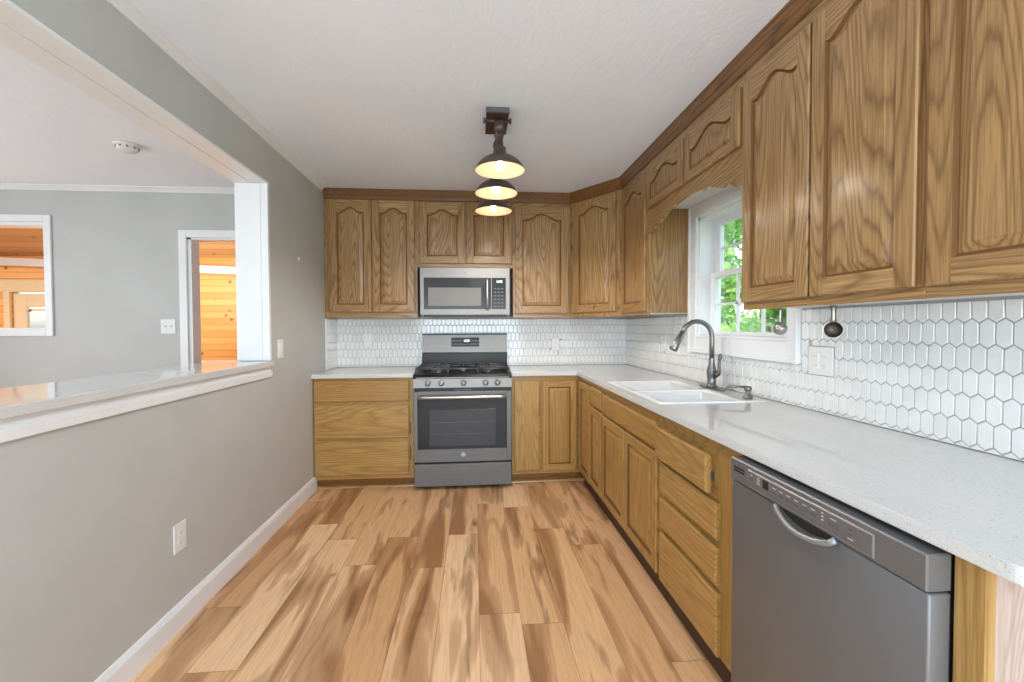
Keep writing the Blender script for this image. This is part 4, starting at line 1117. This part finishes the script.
# lamps added out of frame for extra light: kitchen globe, dining room flush lamp
t = thing('added_globe_lamp', 'added white globe lamp, unseen above the camera, brightening the kitchen', 'light fixture', (.1, .45, H))
b = MB(); b.lathe([(.001, 0), (.06, 0), (.06, -.02), (.012, -.03), (.008, -.04), (.008, -.24), (.03, -.25), (.03, -.27), (.001, -.27)], M['nickel'], 24, Matrix.Translation((.1, .45, H - .001))); b.build('stem', t)
b = MB(); b.lathe([(.128 * math.sin(a) + 1e-4, -.128 * math.cos(a)) for a in [PI * i / 16 for i in range(17)]], M['added_lamp_diffuser'], 32, Matrix.Translation((.1, .45, 2.06))); b.build('glass_globe', t)
for (x, y, lab) in ((-3.0, .9, 'added round flush ceiling lamp, unseen, brightening the dining room'),):
    t = thing('added_flush_lamp', lab, 'light fixture', (x, y, H))
    b = MB(); b.lathe([(.001, 0), (.19, 0), (.19, -.025), (.17, -.03)], M['nickel'], 36, Matrix.Translation((x, y, H - .001))); b.build('lamp_rim', t)
    b = MB(); b.lathe([(.17, -.03), (.15, -.05), (.08, -.062), (.001, -.064)], M['added_lamp_diffuser'], 36, Matrix.Translation((x, y, H - .001))); b.build('added_lamp_diffuser', t)

# ------------------------------------------------------------------ small things on walls
t = thing('smoke_detector', 'round white smoke detector on the dining room ceiling', 'smoke detector', (-2.2, 3.0, H))
Tm = Matrix.Translation((-2.2, 3.0, H - .0005)); b = MB(); b.lathe([(.001, 0), (.072, 0), (.072, -.010), (.062, -.014)], M['plastic'], 36, Tm); b.build('base', t)
b = MB(); b.lathe([(.060, -.013), (.058, -.030), (.045, -.040), (.001, -.042)], M['plastic'], 36, Tm)
for k in range(10):
    a = 2 * PI * k / 10; b.box(-.006, .006, .0575, .0605, -.028, -.018, M['grey_marking'], 0, Tm @ Matrix.Rotation(a, 4, 'Z'))
b.build('sensor_cap', t)

def plate(name, label, T, wdt, hgt, kinds, cat, th=.006):
    """T: local x across, y outward, z up, centred at the plate centre"""
    t = thing(name, label, cat, T.translation)
    b = MB(T); b.box(-wdt / 2, wdt / 2, 0, th, -hgt / 2, hgt / 2, M['plastic'], .002); b.build('cover_plate', t)
    n = len(kinds)
    for i, k in enumerate(kinds):
        x = (i - (n - 1) / 2) * .046
        if k == 'outlet':
            for z in (-.02, .02):
                b = MB(T); pts = [(x + .0165 * math.cos(a), z + max(-.0125, min(.0125, .0165 * math.sin(a)))) for a in [2 * PI * j / 24 for j in range(24)]]
                b.prism(pts, th, th + .002, M['plastic'], 'y')
                b.box(x - .0075, x - .0055, th + .0015, th + .0023, z - .004, z + .005, M['slot']); b.box(x + .0055, x + .0075, th + .0015, th + .0023, z - .004, z + .004, M['slot'])
                b.cyl(.0022, th + .0015, th + .0024, M['slot'], 10, Matrix(((1, 0, 0, x), (0, 0, 1, 0), (0, -1, 0, z - .008), (0, 0, 0, 1)))); b.build('socket', t)
        elif k == 'toggle':
            b = MB(T); b.box(x - .006, x + .006, th - .001, th + .001, -.012, .012, M['plastic']); b.box(x - .0045, x + .0045, th, th + .012, -.002, .009, M['plastic'], .001); b.build('toggle', t)
        elif k == 'rocker':
            b = MB(T); b.box(x - .0165, x + .0165, th - .001, th + .003, -.033, .033, M['plastic'], .001); b.build('rocker', t)
        elif k == 'gfci':
            b = MB(T); b.box(x - .0165, x + .0165, th - .001, th + .003, -.033, .033, M['plastic'], .001)
            for z in (-.02, .02):
                b.box(x - .0075, x - .0055, th + .0025, th + .0035, z - .004, z + .005, M['slot']); b.box(x + .0055, x + .0075, th + .0025, th + .0035, z - .004, z + .004, M['slot'])
            b.box(x - .008, x + .008, th + .0025, th + .0045, -.005, -.001, M['plastic']); b.box(x - .008, x + .008, th + .0025, th + .0045, .001, .005, M['plastic']); b.build('socket_insert', t)
    return t
LT = lambda y, z: frame((L, y, z), (0, 1, 0), (1, 0, 0))
plate('wall_outlet', 'white outlet low on the grey left wall above the baseboard', LT(1.950, .388), .078, .122, ['outlet'], 'outlet')
plate('light_switch', 'white rocker switch beside the pass-through opening near the corner', LT(2.945, 1.140), .074, .120, ['rocker'], 'light switch')
plate('light_switch', 'white double switch plate on the dining room wall by the doorway', frame((-2.568, DY, 1.290), (1, 0, 0), (0, -1, 0)), .118, .122, ['toggle', 'toggle'], 'light switch')
plate('wall_outlet', 'white outlet set in the back tile left of the stove', frame((L + .282, D - .005, 1.160), (1, 0, 0), (0, -1, 0)), .074, .118, ['outlet'], 'outlet', .008)
plate('wall_outlet', 'white outlet set in the back tile right of the stove', frame((L + 2.0225, D - .005, 1.108), (1, 0, 0), (0, -1, 0)), .072, .112, ['outlet'], 'outlet', .008)
RT = lambda y, z: frame((R - .005, y, z), (0, -1, 0), (-1, 0, 0))
plate('wall_outlet', 'white double-width outlet in the tile beside the window', RT(1.727, 1.1285), .132, .118, ['gfci', 'outlet'], 'outlet', .008)
plate('wall_outlet', 'white outlet in the window wall tile near the corner', RT(3.2625, 1.150), .072, .116, ['outlet'], 'outlet', .008)
b = MB(); b.tube([(L - .001, 3.241, 1.765), (L + .014, 3.241, 1.768)], .0018, M['plastic'], 8); b.tube([(L + .014, 3.241, 1.752), (L + .014, 3.241, 1.780)], .0035, M['plastic'], 8)
tag(b.build('wall_hook', origin=(L, 3.241, 1.765)), 'tiny white hook on the bare grey left wall', 'hook')

# measuring cups hanging under the right cabinets
def measuring_cup(x, y, ztop, rc, hl, label, tilt, face):
    t = thing('measuring_cup', label, 'measuring cup', (x, y, ztop))
    # handle hangs down from a small hook, cup opening faces the room
    T = Matrix.Translation((x, y, ztop)) @ Matrix.Rotation(tilt, 4, 'X') @ Matrix.Rotation(face, 4, 'Z')
    b = MB(T); hw = .0105
    n = 8
    vs = []; 
    for i in range(n + 1):
        s_ = i / n; z = -hl * s_; wd_ = hw * (1 - .35 * math.sin(PI * s_)); yy = .003 * math.sin(PI * s_)
        for xx, th in ((-wd_, 0), (0, .0015), (wd_, 0), (0, -.0012)): vs.append((xx, yy + th, z))
    fs = [(i * 4 + k, i * 4 + (k + 1) % 4, (i + 1) * 4 + (k + 1) % 4, (i + 1) * 4 + k) for i in range(n) for k in range(4)] + [(0, 1, 2, 3), (n * 4 + 3, n * 4 + 2, n * 4 + 1, n * 4)]
    b.add(vs, fs, M['dull_metal'], True); b.build('handle', t)
    K = T @ Matrix.Translation((0, 0, -hl - rc * .95)) @ Matrix.Rotation(-PI / 2, 4, 'X')
    b = MB(K); b.lathe([(rc * 1.05, .0), (rc, .001), (rc * .98, -.012), (rc * .86, -.026), (rc * .6, -.034), (.001, -.036)], M['dull_metal'], 32)
    b.lathe([(rc * 1.05, .0), (rc * .95, .0005), (rc * .93, -.011), (rc * .81, -.0245), (rc * .56, -.032), (.001, -.034)], M['cup_inside'], 32); b.build('cup', t)
    b = MB(); b.tube([(x, y, 1.3565), (x, y, ztop - .006), (x - .006, y, ztop - .010)], .0014, M['nickel'], 8); b.build('hook', t)
measuring_cup(1.20, 1.635, 1.345, .024, .056, 'tarnished metal measuring cup hanging in front of the window', 0, -.55)
measuring_cup(1.20, 1.378, 1.345, .027, .056, 'tarnished metal measuring cup hanging in front of the tile', 0, 2.55)
